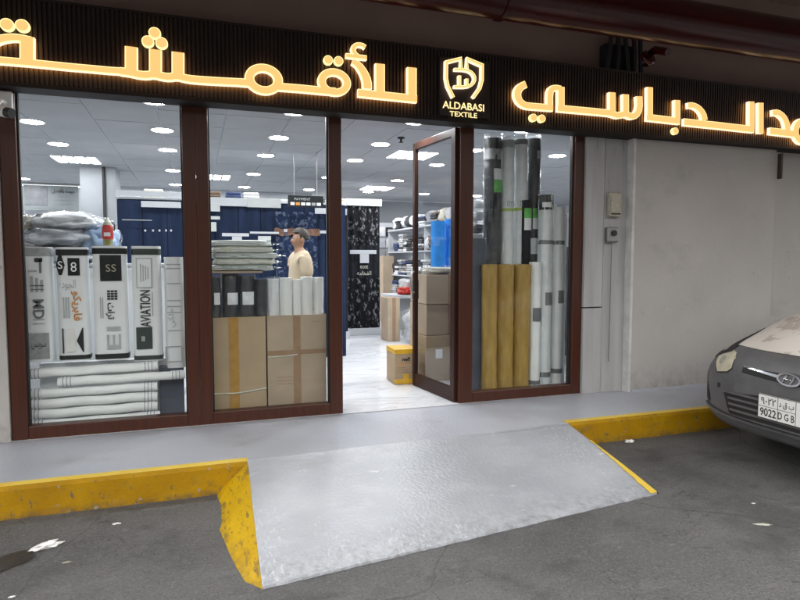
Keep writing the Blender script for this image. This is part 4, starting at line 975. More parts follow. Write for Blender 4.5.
def vroll(label, u0, u1, vt, Y, m, group=None, zb=None, lean=0, wob=.06, seed=0, name='fabric_roll', cat='fabric roll', mtop=None, n=18, film=False):
    a, b = at(u0, vt, Y), at(u1, vt, Y); r = (b.x - a.x) / 2 * .97; z0 = FZ if zb is None else zb
    t = thing(name, label, cat, ((a.x + b.x) / 2, Y + r, z0), 0, group); h = (a.z + b.z) / 2 - z0
    N = 16
    def skin_(a_, b_):
        th = 2 * PI * a_; z = h * b_; c_, s_ = math.cos(th), math.sin(th)
        q_ = 1 + wob * noise.noise(Vector((c_ * 1.6 + seed, s_ * 1.6, z * 1.5))) + .12 * (.3 - abs(noise.noise(Vector((c_ * 3 + seed, s_ * 3, z * 3.2 + seed)))))  + .05 * noise.noise(Vector((c_ * 7, s_ * 7 + seed, z * 16)))
        return (lean * b_ + r * q_ * c_, r * q_ * s_, z)
    mm = MB(); mm.grid(skin_, 36, max(20, int(h * 40)))
    mm.add([skin_(k_ / 24, 1) for k_ in range(24)], [tuple(range(24))]); mm.build('fabric', m, t)
    if mtop: mm = MB(); mm.tube([(lean, 0, h + .001), (lean, 0, h + .004)], r * .55, 14); mm.build('core', mtop, t)
    def band(va, vb, mm_, nm='label_band'):
        z1, z2 = at(u0, va, Y).z - z0, at(u0, vb, Y).z - z0
        l0 = lean * z2 / h; l1 = lean * z1 / h
        q = MB(); q.tube([(l0, 0, z2), (l1, 0, z1)], r * (1 + wob * .5) + .002, n, 0, True); return q.build(nm, mm_, t)
    def patch(ua, ub, va, vb, mm_, nm='label'):
        z1, z2 = at(u0, va, Y).z - z0, at(u0, vb, Y).z - z0; rr = r * (1 + wob * .5) + .005
        f = lambda u: max(-1.0, min(1.0, (at(u, va, Y).x - t.location.x) / rr))
        t1, t2 = math.asin(f(ua)), math.asin(f(ub)); lz = lean * (z1 + z2) / 2 / h
        q = MB(); q.grid(lambda a_, b_: (lz + rr * math.sin(t1 + (t2 - t1) * a_), -rr * math.cos(t1 + (t2 - t1) * a_), z2 + (z1 - z2) * b_), 6, 1); return q.build(nm, mm_, t)
    if film:
        q = MB(); q.tube([(lean * i / N, 0, h * i / N * 1.02) for i in range(N + 1)], r * 1.1, n, 0, True, None, .12, seed + 9); q.build('plastic_wrap', M['film'], t)
    return t, band, patch
vroll('bright blue roll standing on the cartons behind the open door', 434, 447.5, 221, 6.25, M['blue'], zb=FZ + 1.18, seed=3)
vroll('short second blue roll beside the bright blue one behind the jamb', 447.8, 459, 219, 6.3, M['blue'], zb=FZ + 1.18, seed=4)

# ================================================================== MIDDLE WINDOW GOODS
def bigbox(label, u0, u1, vt, vb, Y, m):
    a, b = at(u0, vt, Y), at(u1, vt, Y); z0 = FZ
    t = thing('cardboard_box', label, 'box', ((a.x + b.x) / 2, Y, z0), 0, 'tall cartons in the middle window')
    W = b.x - a.x; Hc = a.z - z0
    for (xa, xb, ya, yb) in ((-W / 2, W / 2, 0, .006), (-W / 2, W / 2, .404, .41), (-W / 2, -W / 2 + .006, .006, .404), (W / 2 - .006, W / 2, .006, .404)):
        MB().box(xa, xb, ya, yb, 0, Hc).build('carton_side', m, t)
    MB().box(-W / 2 + .006, W / 2 - .006, .006, .404, Hc - .05, Hc - .044).build('carton_top', m, t)
    return t, W, Hc
BY = 5.20
t, W, Hc = bigbox('left tall cardboard box with one brown tape strip in the middle window', 211.5, 265.5, 318, 413, BY, M['card'])
MB().box(-.085, -.005, -.002, .0, .0, Hc - .001).build('tape', M['tape'], t)
q = MB(); q.tube([(-W / 2, -.006, .215), (-.05, -.006, .208), (.02, -.008, .212), (W / 2, -.006, .235)], .006, 8); q.build('string', M['cream'], t)
MB().box(-W / 2, W / 2, -.004, -.0005, .0, .012).build('bottom_flap', M['card2'], t)
t, W, Hc = bigbox('right tall cardboard box with crossed tape in the middle window', 267, 326, 316, 411, BY, M['card2'])
MB().box(-.035, .03, -.002, .0, .0, Hc - .001).build('tape', M['tape2'], t)
MB().box(-W / 2, W / 2, -.0035, -.0022, Hc * .60, Hc * .60 + .04).build('tape', M['tape2'], t)
q = MB(); q.tube([(-W / 2, -.006, Hc * .585), (-.1, -.006, Hc * .588), (0, -.006, Hc * .60)], .005, 8); q.build('string', M['cream'], t)
for k in range(3): MB().box(-W / 2 + .08, -W / 2 + .22, -.0012, -.0003, Hc * .30 + k * .03, Hc * .30 + k * .03 + .005).build('printed_line', M['tape2'], t)
MB().box(.12, .20, -.0014, -.0004, Hc * .93, Hc * .935).build('printed_line', M['tape2'], t)
# black rolls standing behind / in the left carton, wrapped in plastic
for k, (u0, u1, vt) in enumerate([(208, 221, 277), (221.5, 239, 274), (239.5, 255, 276), (255.5, 267, 280)]):
    t, band, patch = vroll('%s black roll in clear plastic above the left cardboard box' % ['leftmost', 'second', 'third', 'rightmost'][k], u0, u1, vt, 5.30 + .01 * (k % 2), M['blackf'], 'black rolls in the left cardboard box', seed=k * 2, zb=.6, film=True)
    if k in (0, 1): patch(u0 + 6, u1 - 1, 293, 305, M['white'])
    if k == 2: patch(u0 + 3, u1 - 1, 292, 305, M['white'])
# stack of wrapped fabric packs on the black rolls
sup = tag(B('stack_board', M['card2'], at(208, 270, 5.3).x, at(262, 270, 5.3).x, 5.26, 5.62, at(240, 273, 5.3).z, at(240, 271.2, 5.3).z), 'thin board carrying the pale fabric packs over the black rolls', 'board')
packs = [(210, 276, 264.5, 271, 'grey_fabric', .0), (214, 276, 257, 265, 'cream', .004), (212, 279, 250, 257.5, 'grey_fabric', .0), (211, 275, 245.5, 251, 'cream', .006), (210, 273, 240, 246, 'grey_fabric', 0)]
for k, (u0, u1, v0, v1, m_, dz) in enumerate(packs):
    a, b = at(u0, v0, 5.32), at(u1, v1, 5.32); z0 = at(240, 271.2, 5.3).z + .003 + k * .0518
    L = (b.x - a.x) / 2
    t = thing('fabric_pack', '%s folded pale fabric pack of the pile over the black rolls' % ['lowest', 'second from bottom', 'middle', 'second from top', 'topmost'][k], 'fabric pack', ((a.x + b.x) / 2, 5.45, z0), rnd.uniform(-.03, .03), 'pale fabric packs piled in the middle window')
    lump(L * .95, .16, .031, k * 4.1, .16, 16, .42).build('fabric', M[m_], t, 0, (0, 0, .026))
    q = MB()
    for j in range(2): q.grid(lambda a_, b_: (-L * .9 + 1.8 * L * a_, -.166 - .004 * math.sin(a_ * 20 + j), .012 + j * .016 + .006 * b_), 16, 1)
    q.build('fold_edge', M['white'], t)
    q = MB(); q.grid(lambda a_, b_: (L * .86 + .1 * a_, -.12 + .2 * b_, .026 + .02 * noise.noise(Vector((a_ * 3, b_ * 3, k)))), 6, 6); q.build('plastic_end', M['film'], t)
# white rolls in the right carton
for k, (u0, u1, vt) in enumerate([(267.5, 280, 279), (280, 293, 278), (293, 302, 279.5), (302, 314, 277), (314, 324.5, 277.5)]):
    vroll('%s white roll standing in the right cardboard box' % ['leftmost', 'second', 'third', 'fourth', 'rightmost'][k], u0, u1, vt, 5.32 - .008 * (k % 2), M['white2'], 'white rolls standing in the right cardboard box', seed=k * 3, wob=.16, zb=.5, film=(k == 0))

# ================================================================== RIGHT WINDOW GOODS
for k, (u0, u1, lb) in enumerate([(486.5, 501, 'leftmost golden fabric roll in the right window'), (501.8, 517.5, 'middle golden fabric roll in the right window'), (517.8, 533.5, 'rightmost golden fabric roll in the right window')]):
    vroll(lb, u0, u1, 264.5, 5.24, M['gold'], 'golden rolls standing in the right window', seed=k * 4 + 2, wob=.05, mtop=M['goldend'], lean=[-.01, 0, .01][k])
t, band, patch = vroll('tall black roll with green label at the left in the right window', 489, 505, 137.5, 5.42, M['blackf'], 'tall dark rolls behind the golden ones', seed=1, film=True)
band(148, 158.5, M['greyp']); patch(494, 504.5, 168, 179, M['white']); patch(494, 505, 179, 192, M['green'])
t, band, patch = vroll('first tall off-white roll with lime line behind the golden rolls', 505.5, 517, 139, 5.40, M['white2'], 'tall off-white rolls behind the golden ones', seed=5, wob=.08, film=True)
band(139.6, 147, M['grey_fabric']); band(208, 211, M['lime']); 
t, band, patch = vroll('second tall off-white roll with grey top behind the golden rolls', 518, 530.5, 138, 5.41, M['white2'], 'tall off-white rolls behind the golden ones', seed=6, wob=.08, film=True)
band(138.6, 143.5, M['midink']); band(207.5, 210.5, M['lime'])
for uu, body in ((511, 'OYS'), (523.5, 'ZON')):
    p_ = at(uu, 203.5, 5.38); text('lettering', body, M['midink'], t, (p_.x - t.location.x, 5.385 - t.location.y, p_.z - t.location.z), XR, ZU, height=.05, width=.085)
t, band, patch = vroll('tall black roll with green and white label next to the off-white rolls', 531, 543.5, 138, 5.46, M['blackf'], 'tall dark rolls behind the golden ones', seed=7, film=True)
patch(533, 543, 208, 218, M['green']); patch(533, 543, 218, 229, M['white']); band(238, 254, M['white']); patch(537, 543, 150, 158, M['greyp'])
t, band, patch = vroll('short black and green capped roll squeezed between off-white rolls', 524.5, 533, 200, 5.36, M['blackf'], 'tall dark rolls behind the golden ones', seed=9)
patch(525, 533, 208, 218, M['green']); patch(525, 533, 218, 230, M['white'])
t, band, patch = vroll('thin white roll leaning beside the golden rolls', 533, 543.8, 262, 5.27, M['white2'], 'slim white rolls at the right of the right window', seed=8, wob=.09)
patch(533.5, 542.5, 308, 321.5, M['midink']); band(381, 385, M['midink'])
t, band, patch = vroll('slim white roll with black printed cap in the right window', 543.5, 556.5, 194, 5.31, M['white2'], 'slim white rolls at the right of the right window', seed=10, wob=.05, film=True)
band(194.3, 209.5, M['black']); patch(544, 552, 202, 207, M['white']); patch(545.5, 555.8, 292.5, 305.5, M['midink']); band(240, 244, M['midink']); band(372.5, 377.5, M['midink'])
t, band, patch = vroll('rightmost slim white roll beside the brown jamb', 557, 567.8, 207, 5.33, M['white2'], 'slim white rolls at the right of the right window', seed=12, wob=.04)
band(240.5, 244.5, M['midink']); patch(558.5, 567, 290.5, 303.5, M['midink']); band(369, 373.5, M['midink'])
for k, (u0, u1, vt, Yq) in enumerate([(540, 549, 232, 5.44), (550, 559.5, 204, 5.50), (560, 569.5, 214, 5.52)]):
    vroll(['shortest', 'tallest', 'rightmost'][k] + ' of the white rolls in the rear row at the right of the right window', u0, u1, vt, Yq, M['white2'], 'rear row of slim white rolls in the right window', seed=20 + k, wob=.06)
a, b = at(470.5, 238, 5.36), at(487, 238, 5.36)
t = thing('fabric_board', 'flat slate blue fabric board standing at the left of the right window', 'fabric board', ((a.x + b.x) / 2, 5.36, FZ), 0)
W = b.x - a.x; MB().box(-W / 2, W / 2, 0, .05, 0, a.z - FZ).build('board', M['slate'], t, .02)
MB().box(-W / 2 - .02, -W / 2 - .003, -.03, .03, 0, a.z - FZ + .06).build('white_edge', M['white'], t, .004)
a, b = at(468.8, 192, 5.7), at(488, 234, 5.7)
for k in range(3):
    t = thing('wrapped_bundle', '%s clear plastic bag on the goods above the slate board' % ['lower', 'middle', 'upper'][k], 'fabric bundle', ((a.x + b.x) / 2 + .03, 5.78, b.z + k * .13))
    lump(.09, .1, .06, k * 3 + .5, .4, 12).build('plastic_wrap', M['film'], t, 0, (0, 0, .06)); lump(.07, .08, .045, k * 2.1, .3, 10).build('fabric', fabd[['black', 'silver', 'white'][k]], t, 0, (0, 0, .055))
tag(B('goods_stand', M['inwall'], (a.x + b.x) / 2 - .12, (a.x + b.x) / 2 + .22, 5.66, 5.98, FZ, b.z - .002, None, .004), 'pale stand carrying plastic bags behind the slate board', 'stand')
# pale partition and shelf behind the right window
tag(B('partition', M['lgrey'], 3.55, 3.6, 6.3, 7.6, FZ, 1.75), 'grey partition deep behind the right window rolls', 'partition')
t = thing('display_cabinet', 'white cabinet with dark front behind the right window rolls', 'cabinet', (4.45, 6.6, FZ))
MB().box(-.6, .6, 0, .5, 0, 1.85).build('body', M['lgrey'], t, .01); MB().box(-.56, .56, -.01, -.001, .1, 1.5).build('door', M['slate'], t)
MB().box(-.62, .62, -.02, .5, 1.851, 1.93).build('header', M['inwall'], t)

# ================================================================== PERSON
def person(loc, rz):
    t = thing('person', 'person in a tan short sleeved shirt standing inside facing left', 'person', loc, rz)
    # local: faces -x ; z up
    def skin(name, V_, E_, Rr, m, sub=2):
        me = bpy.data.meshes.new(name); me.from_pydata(V_, E_, []); o = link(name, me, t, m)
        md = o.modifiers.new('skin', 'SKIN'); md.use_smooth_shade = True
        me.skin_vertices.new() if not me.skin_vertices else None
        for i, r in enumerate(Rr): me.skin_vertices[0].data[i].radius = r if isinstance(r, tuple) else (r, r)
        me.skin_vertices[0].data[0].use_root = True
        s_ = o.modifiers.new('sub', 'SUBSURF'); s_.levels = s_.render_levels = sub
        return o
    V_, E_, Rr = [], [], []
    def j(p, r, par=None):
        V_.append(p); Rr.append(r)
        if par is not None: E_.append((par, len(V_) - 1))
        return len(V_) - 1
    pel = j((0, 0, .92), (.12, .15)); wa = j((0, 0, 1.08), (.105, .135), pel); ch = j((.01, 0, 1.27), (.12, .165), wa)
    cl = j((.01, 0, 1.40), (.085, .12), ch); nk = j((.0, 0, 1.47), .055, cl); n2 = j((-.012, 0, 1.505), .052, nk)
    hd = j((-.012, 0, 1.55), (.078, .066), n2); h2 = j((.0, 0, 1.615), (.096, .076), hd); h3 = j((.0, 0, 1.665), (.075, .06), h2)
    nose = j((-.108, 0, 1.577), .014, hd); 
    for s in (-1, 1):
        sh_ = j((.01, s * .17, 1.385), .058, cl); el = j((.03, s * .215, 1.11), .043, sh_); wr = j((-.01, s * .21, .87), .028, el)
        pm = j((-.02, s * .205, .80), (.022, .036), wr)
        for f, (dx, L) in enumerate(((-.03, .07), (-.012, .085), (.008, .08), (.026, .065))):
            k1 = j((-.02 + dx, s * .205, .80 - .045), .0095, pm); j((-.024 + dx, s * .20, .80 - .045 - L), .0075, k1)
        k1 = j((-.06, s * .195, .785), .011, pm); j((-.07, s * .19, .745), .009, k1)
        hp = j((0, s * .095, .86), .088, pel); kn = j((-.005, s * .1, .47), .058, hp); an = j((.02, s * .1, .08), .04, kn); j((-.13, s * .1, .035), .035, an)
    body = skin('body', V_, E_, Rr, M['skin'])
    V_, E_, Rr = [], [], []
    a = j((0, 0, .86), (.15, .18)); b = j((0, 0, 1.05), (.14, .165), a); c = j((.01, 0, 1.27), (.148, .19), b); d = j((.01, 0, 1.41), (.10, .14), c); j((.0, 0, 1.47), (.068, .07), d)
    for s in (-1, 1):
        e = j((.012, s * .175, 1.385), .082, d); j((.028, s * .22, 1.16), .078, e)
    skin('shirt', V_, E_, Rr, M['tan'])
    V_, E_, Rr = [], [], []
    a = j((0, 0, .90), (.135, .165))
    for s in (-1, 1): h_ = j((0, s * .095, .82), .10, a); k_ = j((-.005, s * .1, .47), .075, h_); j((.015, s * .1, .09), .06, k_)
    skin('trousers', V_, E_, Rr, M['trouser'])
    # hair cap, face details
    hm = MB(); 
    def hf(u, v):
        th = u * 2 * PI; ph = v * PI * .56; d_ = Vector((math.sin(ph) * math.cos(th), math.sin(ph) * math.sin(th), math.cos(ph)))
        k_ = 1 + .04 * noise.noise(d_ * 6)
        cut = 1.0
        p = Vector((.012 + d_.x * .105 * k_, d_.y * .088 * k_, 1.612 + d_.z * .108 * k_))
        if d_.x < -.25 and d_.z < .62: p.x = max(p.x, -.078); p.z = max(p.z, 1.665)
        return p
    hm.grid(hf, 28, 12); hm.build('hair', M['hair'], t)
    for s in (-1, 1):
        q = MB(); q.add([], []); q = lump(.009, .012, .006, 2, .05, 8, 1); q.build('eye', M['ink'], t, 0, (-.088, s * .03, 1.60))
        q = lump(.018, .008, .03, 1, .1, 8, 1); q.build('ear', M['skin'], t, 0, (.01, s * .083, 1.582))
        q = lump(.12, .045, .04, 1, .1, 10, .8); q.build('shoe', M['dark'], t, 0, (-.05, s * .1, .04))
    q = lump(.008, .024, .005, 4, .1, 8, 1); q.build('mouth', M['tape2'], t, 0, (-.086, 0, 1.535))
    return t
pz = person((1.075, 6.55, FZ), R(8)); pz.scale = (.93, .93, .98)

# ================================================================== CAR (front right corner in view)
CX, CY = 3.85, 2.985
car = thing('parked_car', 'dusty parked car with grey bumper and pale peeling bonnet at the kerb', 'car', (CX, CY, 0))
def interp(tab, x):
    if x <= tab[0][0]: return tab[0][1]
    for (a, b), (c, d) in zip(tab, tab[1:]):
        if x <= c:
            t_ = (x - a) / (c - a); return b + (d - b) * t_
    return tab[-1][1]
def spl(tab, x):
    n = len(tab)
    if x <= tab[0][0]: return tab[0][1]
    if x >= tab[-1][0]: return tab[-1][1]
    for i in range(n - 1):
        if x <= tab[i + 1][0]:
            x0, y0 = tab[i]; x1, y1 = tab[i + 1]; h = x1 - x0
            s = lambda k: (tab[k + 1][1] - tab[k][1]) / (tab[k + 1][0] - tab[k][0])
            m0 = s(i) if i == 0 else (0 if s(i - 1) * s(i) <= 0 else 2 * s(i - 1) * s(i) / (s(i - 1) + s(i)))
            m1 = s(i) if i == n - 2 else (0 if s(i + 1) * s(i) <= 0 else 2 * s(i + 1) * s(i) / (s(i + 1) + s(i)))
            t_ = (x - x0) / h
            return (2 * t_**3 - 3 * t_**2 + 1) * y0 + (t_**3 - 2 * t_**2 + t_) * h * m0 + (-2 * t_**3 + 3 * t_**2) * y1 + (t_**3 - t_**2) * h * m1
WT = [(0, .46), (.02, .61), (.05, .715), (.10, .80), (.18, .865), (.30, .91), (.5, .94), (.9, .955), (3.6, .955), (4.1, .92), (4.45, .82), (4.6, .64)]
TT = [(0, .69), (.02, .76), (.05, .81), (.10, .85), (.22, .91), (.5, 1.015), (.8, 1.14), (1.2, 1.245), (1.5, 1.26), (3.7, 1.24), (4.3, 1.13), (4.5, 1.05), (4.6, .85)]
BT = [(0, .34), (.02, .29), (.06, .24), (.15, .21), (.4, .2), (4.2, .22), (4.5, .3), (4.6, .42)]
def sec(x, th):
    w_, zt, zb = spl(WT, x), spl(TT, x), spl(BT, x); zc_ = .56 + .1 * min(1, x); ht, hb = zt - zc_, zc_ - zb
    n_t = 2.6; n_b = 5.0
    c_, s_ = math.cos(th), math.sin(th); n_ = n_t if s_ >= 0 else n_b
    y = w_ * math.copysign(abs(c_) ** (2 / n_), c_); z = zc_ + (ht if s_ >= 0 else hb) * math.copysign(abs(s_) ** (2 / n_), s_)
    return y, z
def front_x(y, z):
    """where the body skin stands at this height and side position"""
    lo, hi = 0.0, 1.2
    def inside(x):
        w_, zt, zb = spl(WT, x), spl(TT, x), spl(BT, x); zc_ = .56 + .1 * min(1, x)
        h_ = (zt - zc_) if z >= zc_ else (zc_ - zb); n_ = 2.6 if z >= zc_ else 5.0
        return (abs(y) / w_) ** n_ + (abs(z - zc_) / h_) ** n_ <= 1
    if inside(0): return 0.0
    for _ in range(30):
        md = (lo + hi) / 2
        if inside(md): hi = md
        else: lo = md
    return hi
xs = [0, .005, .015, .03, .05, .075, .10, .14, .18, .24, .30, .38, .46, .56, .66, .8, .95, 1.1, 1.3, 1.6, 2, 2.4, 2.8, 3.2, 3.6, 3.8, 4.0, 4.2, 4.35, 4.45, 4.52, 4.57, 4.6]
NTH = 72
bd = MB(); rows = []
wheels = [(.88, .33), (3.55, .33)]
for x in xs:
    row = []
    for k in range(NTH):
        y, z = sec(x, 2 * PI * k / NTH + .001)
        for wx_, wr_ in wheels:       # wheel arches: pull the lower side inwards
            dd = math.hypot(x - wx_, z - .32)
            if dd < .39 and abs(y) > .5: y = math.copysign(.62, y)
        row.append((x, y, z))
    rows.append(row)
vs = [p for r_ in rows for p in r_]
bd.add(vs, [(i * NTH + k, i * NTH + (k + 1) % NTH, (i + 1) * NTH + (k + 1) % NTH, (i + 1) * NTH + k) for i in range(len(xs) - 1) for k in range(NTH)], 0, True)
bd.add(vs, [tuple(range(NTH)), tuple((len(xs) - 1) * NTH + k for k in range(NTH))], 0)
bd.build('body', M['bumper'], car)
# bonnet skin over the body
def hood_p(a, b, off=.006):
    t_ = b; x = .115 + (1.28 - .115) * t_ ; 
    w_ = spl(WT, x); yy = (a * 2 - 1) * min(.655 + .09 * min(1, t_ * 2.5), w_ * .88)
    x2 = x + .13 * (abs(a * 2 - 1) ** 3) * (1 - t_)
    w_, zt = spl(WT, x2), spl(TT, x2); zc_ = .56 + .1 * min(1, x2)
    z = zc_ + (zt - zc_) * (max(0, 1 - (abs(yy) / w_) ** 2.6)) ** (1 / 2.6)
    return (x2, yy, z + off)
hb_ = MB(); hb_.grid(hood_p, 40, 30)
hb_.grid(lambda a, b: tuple(Vector(hood_p(a, 0)) + Vector((.006 * b, 0, -.02 * b))), 40, 1)
hb_.build('bonnet', M['hood'], car)
def gap_strip(a, b):
    p = Vector(hood_p(a, 0, .001)); return (p.x - .012 + .012 * b, p.y, p.z - .012 + .012 * b)
gs = MB(); gs.grid(gap_strip, 40, 1); gs.build('bonnet_gap', M['dark'], car)
def fpatch(poly_or_fn, m, nm, off=.006, nu=24, nv=8, parent=car, edge=True):
    q = MB(); q.grid(lambda a, b: (lambda yz: (front_x(*yz) - off, yz[0], yz[1]))(poly_or_fn(a, b)), nu, nv)
    if edge:
        for bb in (0, 1): q.grid(lambda a, b: (lambda yz: (front_x(*yz) - off + b * (off + .004), yz[0], yz[1]))(poly_or_fn(a, bb)), nu, 1)
    return q.build(nm, m, parent)
def CYZ(u, v):
    """sight line to the car's skin, found by marching: gives side position and height in car space"""
    d = _ray(u, v); o_ = Vector((0, 0, CAM_H)); t_ = 2.5
    for _ in range(600):
        p = o_ + d * t_; y, z = p.y - CY, p.z; x = p.x - CX
        if x >= 0:
            w_, zt, zb = spl(WT, x), spl(TT, x), spl(BT, x); zc_ = .56 + .1 * min(1, x)
            h_ = (zt - zc_) if z >= zc_ else (zc_ - zb); n_ = 2.6 if z >= zc_ else 5.0
            if (abs(y) / w_) ** n_ + (abs(z - zc_) / h_) ** n_ <= 1: return (y, z)
        t_ += .006
    return None
# symmetrical head lamps: outline in (y, z)
for s in (1, -1):
    def hl(a, b, s=s):
        lo_ = [(.50, .705), (.535, .675), (.64, .655), (.71, .735), (.765, .80)]; hi_ = [(.505, .775), (.55, .815), (.63, .825), (.71, .83), (.77, .815)]
        i = min(3, int(a * 4)); t_ = a * 4 - i
        p = (lo_[i][0] * (1 - t_) + lo_[i + 1][0] * t_, lo_[i][1] * (1 - t_) + lo_[i + 1][1] * t_); q_ = (hi_[i][0] * (1 - t_) + hi_[i + 1][0] * t_, hi_[i][1] * (1 - t_) + hi_[i + 1][1] * t_)
        return (s * (p[0] + (q_[0] - p[0]) * b), p[1] + (q_[1] - p[1]) * b)
    o = fpatch(hl, M['headlamp'], 'headlight', .007, 24, 8)
    fpatch(lambda a, b, s=s: (lambda p: (p[0], p[1]))(hl(a, -.06 + .05 * b, s)), M['dark'], 'headlight_gasket', .008, 24, 1)
# upper grille: dark recess with chrome wings and oval badge
fpatch(lambda a, b: ((a * 2 - 1) * .40, .715 + .02 * abs(a * 2 - 1) ** 1.5 - .045 + (.075 - .035 * abs(a * 2 - 1)) * b), M['dark'], 'grille', .003, 30, 3)
fpatch(lambda a, b: ((a * 2 - 1) * .385, .722 + .022 * abs(a * 2 - 1) ** 1.4 - .024 * (1 - abs(a * 2 - 1) * .6) * (1 - b)), M['chrome'], 'grille_chrome', .012, 30, 2)
bdg = thing_badge = MB()
BZ = .712
bdg = MB(); n_ = 36
ring = []
def oval(rx, rz, x, n=36): return [(x, math.cos(2 * PI * k / n) * rx, BZ + math.sin(2 * PI * k / n) * rz) for k in range(n)]
o1, o2, o3, o4 = oval(.088, .047, -.03), oval(.074, .035, -.03), oval(.088, .047, .0), oval(.074, .035, -.012)
bdg.add(o1 + o2, [(k, (k + 1) % n_, n_ + (k + 1) % n_, n_ + k) for k in range(n_)], 0, False)
bdg.add(o1 + o3, [(k, (k + 1) % n_, n_ + (k + 1) % n_, n_ + k) for k in range(n_)], 0, True)
bdg.add(o2 + o4, [(k, (k + 1) % n_, n_ + (k + 1) % n_, n_ + k) for k in range(n_)], 0, True)
# slanted letter of the badge (seen from the front it leans right)
def hstroke(pts, r): 
    q = MB(); q.tube([(-.028, -p[0], BZ + p[1]) for p in pts], r, 8); return q
bo = bdg.build('badge', M['chrome'], car)
bk = MB(); bk.add(oval(.075, .036, -.013), [tuple(range(n_))]); bk.build('badge_field', M['midink'], bo)
for st_ in ([(-.045, -.030), (-.034, 0), (-.012, .031)], [(.012, -.031), (.034, 0), (.045, .030)], [(-.036, .004), (0, .0), (.036, -.004)]):
    hstroke(st_, .007).build('badge_letter', M['chrome'], bo)
# number plate
pl = MB(); PW, PH, PZ = .35, .172, .49
pcy = .045
pl.box(-.035, -.022, pcy - PW / 2, pcy + PW / 2, PZ - PH / 2, PZ + PH / 2)
po = pl.build('number_plate', M['plate'], car, .004)
XL = (0, -1, 0)
def ptext(body, yo, zo, h, wd_, ar=False): return text('lettering', body, M['ink'], po, (-.0355, pcy + yo, PZ + zo), XL, ZU, height=h, width=wd_, bold=.012, ext=.0012)
ptext('9022', .092, -.040, .058, .125); ptext('\u0669\u0660\u0662\u0662', .092, .040, .050, .115)
ptext('D G B', -.045, -.040, .050, .12); ptext(arabic('د') + ' ' + arabic('ق') + ' ' + arabic('ب'), -.045, .036, .05, .11)
q = MB(); q.box(-.0362, -.0352, pcy + .018, pcy + .021, PZ - PH / 2 + .006, PZ + PH / 2 - .006); q.box(-.0362, -.0352, pcy - .112, pcy + PW / 2 - .004, PZ - .0015, PZ + .0015); q.box(-.0362, -.0352, pcy - .115, pcy - .112, PZ - PH / 2 + .006, PZ + PH / 2 - .006)
q.build('plate_line', M['ink'], po)
q = MB()
for (ya, yb, za, zb_) in ((-PW / 2, PW / 2, -PH / 2, -PH / 2 + .004), (-PW / 2, PW / 2, PH / 2 - .004, PH / 2), (-PW / 2, -PW / 2 + .004, -PH / 2 + .004, PH / 2 - .004), (PW / 2 - .004, PW / 2, -PH / 2 + .004, PH / 2 - .004)): q.box(-.0364, -.0351, pcy + ya, pcy + yb, PZ + za, PZ + zb_)
q.build('plate_rim', M['ink'], po)
# lower grille with slats, fog recess, lip
fpatch(lambda a, b: ((a * 2 - 1) * (.56 - .06 * (1 - b)), .355 + .20 * b * (1 - .25 * abs(a * 2 - 1) ** 2)), M['dark'], 'lower_grille', .002, 30, 6)
for k in range(4):
    z_ = .385 + k * .043
    fpatch(lambda a, b, z_=z_, k=k: ((a * 2 - 1) * (.49 + .008 * k), z_ + .016 * b), M['bumper'], 'grille_slat', .014, 24, 1)
for s in (1, -1):
    def fend(x, th, k, s=s):
        y, z = sec(x, th); return (x - .002, s * abs(y) * (1 + k), z + k)
    for nm_, m_, x0_, x1_, t0_, t1_, k_ in (('headlight_surround', M['dark'], .13, .62, .46, .86, .006), ('headlight_chrome', M['chrome'], .17, .56, .66, .74, .010)):
        q = MB(); q.grid(lambda a, b: fend(x0_ + (x1_ - x0_) * a, t0_ + (t1_ - t0_) * (.5 + (b - .5) * (1 - .75 * a * a)) + .10 * a, k_), 18, 4); q.build(nm_, m_, car)
    fpatch(lambda a, b, s=s: (s * (.63 + .032 * math.cos(2 * PI * a) * b), .748 + .032 * math.sin(2 * PI * a) * b), M['headlamp_bowl'], 'reflector_bowl', .0085, 20, 3, edge=False)
    fpatch(lambda a, b, s=s: (s * (.735 + .11 * a), .395 + (.05 + .15 * a) * b + .03 * a), M['dark'], 'fog_recess', .004, 8, 6)
    fpatch(lambda a, b, s=s: (s * (.60 + .03 * a), .535 + .034 * b), M['dark'], 'tow_hole', .004, 4, 4)
fpatch(lambda a, b: ((a * 2 - 1) * .80, .315 + .05 * (a * 2 - 1) ** 4 + .018 * b), M['bumper'], 'bumper_lip', .022, 36, 2)
fpatch(lambda a, b: ((a * 2 - 1) * .80, .335 + .05 * (a * 2 - 1) ** 4 + .006 * b), M['dark'], 'bumper_groove', .003, 36, 1)
# cabin
cab = MB(); cst = [(1.25, .78, 1.2, 1.27), (1.5, .78, 1.2, 1.37), (1.85, .73, 1.10, 1.50), (2.3, .72, 1.1, 1.555), (2.9, .71, 1.1, 1.54), (3.4, .70, 1.1, 1.46), (3.9, .66, 1.1, 1.22), (4.15, .62, 1.08, 1.12)]
nc = 20; rws = []
for (x, w_, z0, z1) in cst:
    row = []
    for k in range(nc + 1):
        th = PI * k / nc; c_ = math.cos(th); s_ = math.sin(th)
        row.append((x, w_ * math.copysign(abs(c_) ** .55, c_) * (1 - .18 * (s_ ** 1.0)), z0 + (z1 - z0) * s_ ** .55))
    rws.append(row)
cab.add([p for r_ in rws for p in r_], [(i * (nc + 1) + k, i * (nc + 1) + k + 1, (i + 1) * (nc + 1) + k + 1, (i + 1) * (nc + 1) + k) for i in range(len(cst) - 1) for k in range(nc)], 0, True)
cab.build('cabin_glass', M['carglass'], car)
rf = MB(); rf.grid(lambda a, b: (1.9 + 1.6 * b, (a * 2 - 1) * .56, spl([(1.85, 1.505), (2.3, 1.562), (2.9, 1.547), (3.5, 1.44)], 1.9 + 1.6 * b) - .035 * (a * 2 - 1) ** 4), 12, 12); rf.build('roof', M['hood'], car)
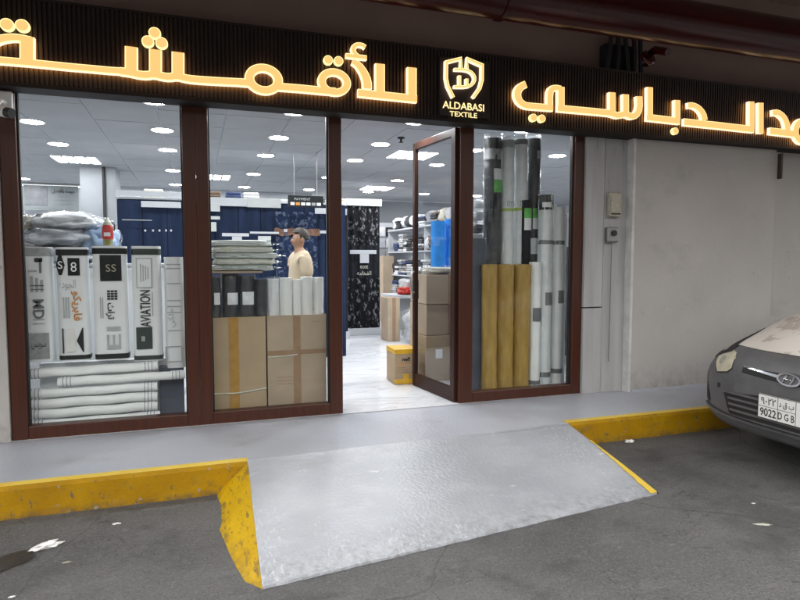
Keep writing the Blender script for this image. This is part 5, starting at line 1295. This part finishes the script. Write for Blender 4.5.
for s in (1, -1):
    for (xa, za, xb, zb_) in ((1.2, 1.12, 1.92, 1.49), (2.55, 1.13, 2.5, 1.51), (3.95, 1.15, 3.45, 1.44)):
        q = MB(); q.tube([(xa, s * .735, za), ((xa + xb) / 2, s * .70, (za + zb_) / 2 + .03), (xb, s * .60, zb_)], .03, 8); q.build('window_pillar', M['hood'], car)
    q = lump(.07, .1, .06, 1, .05, 10, .7); q.build('wing_mirror', M['bumper'], car, 0, (1.95, s * .93, 1.17))
for wx_, wr_ in wheels:
    for s in (1, -1):
        q = MB(); q.lathe([(.19, -.1), (.29, -.1), (.315, -.08), (.32, 0), (.315, .08), (.29, .1), (.19, .1)], n=36)
        wo = q.build('wheel', M['tyre'], car, 0, (wx_, s * .76, .32), (R(90), 0, 0))
        q = MB(); q.lathe([(0, .02), (.05, .03), (.06, .0), (.17, -.02), (.19, .06), (.2, .1)], n=30); q.build('rim', M['steel'], wo, 0, None, (R(180) if s > 0 else 0, 0, 0))

# ================================================================== LITTER
def scrap(name, label, u, v, size, seed, flat=.35, rz=0, m=None, w2=1.0):
    p = onz(u, v, 0); t = lump(size * w2, size * .55, size * flat, seed, 1.3, 14, .9)
    o = t.build(name, m or M['litter'], None, 0, (p.x, p.y, size * flat * .9), (0, 0, rz)); tag(o, label, 'litter')
    return o
scrap('crumpled_tissue', 'crumpled white tissue on the asphalt beside the dark wet patch', 47.5, 548, .034, 2.2, .5, R(25), None, 1.35)
scrap('crumpled_tissue', 'white paper ball at the foot of the right yellow kerb', 629.5, 442.5, .028, 5.2, .45, 0, None, 1.0)
scrap('paper_scrap', 'small white scrap on the asphalt near the left kerb', 116.5, 524, .016, 6.2, .2, 0, None, 1.1)
scrap('dry_leaf', 'yellowish dry leaf on the asphalt in front of the car', 762, 524.5, .02, 7.2, .08, R(-20), M['cream'], 1.3)
scrap('paper_scrap', 'tiny white scrap on the asphalt between the ramp and the car', 753.5, 503.5, .009, 8.2, .2)
scrap('paper_scrap', 'white scrap in the lower left corner of the street', 12, 597, .010, 11.2, .2)
scrap('dry_leaf', 'small brown leaf between the tissue and the ramp', 66.5, 562.5, .014, 12.2, .12, 0, M['beige'])
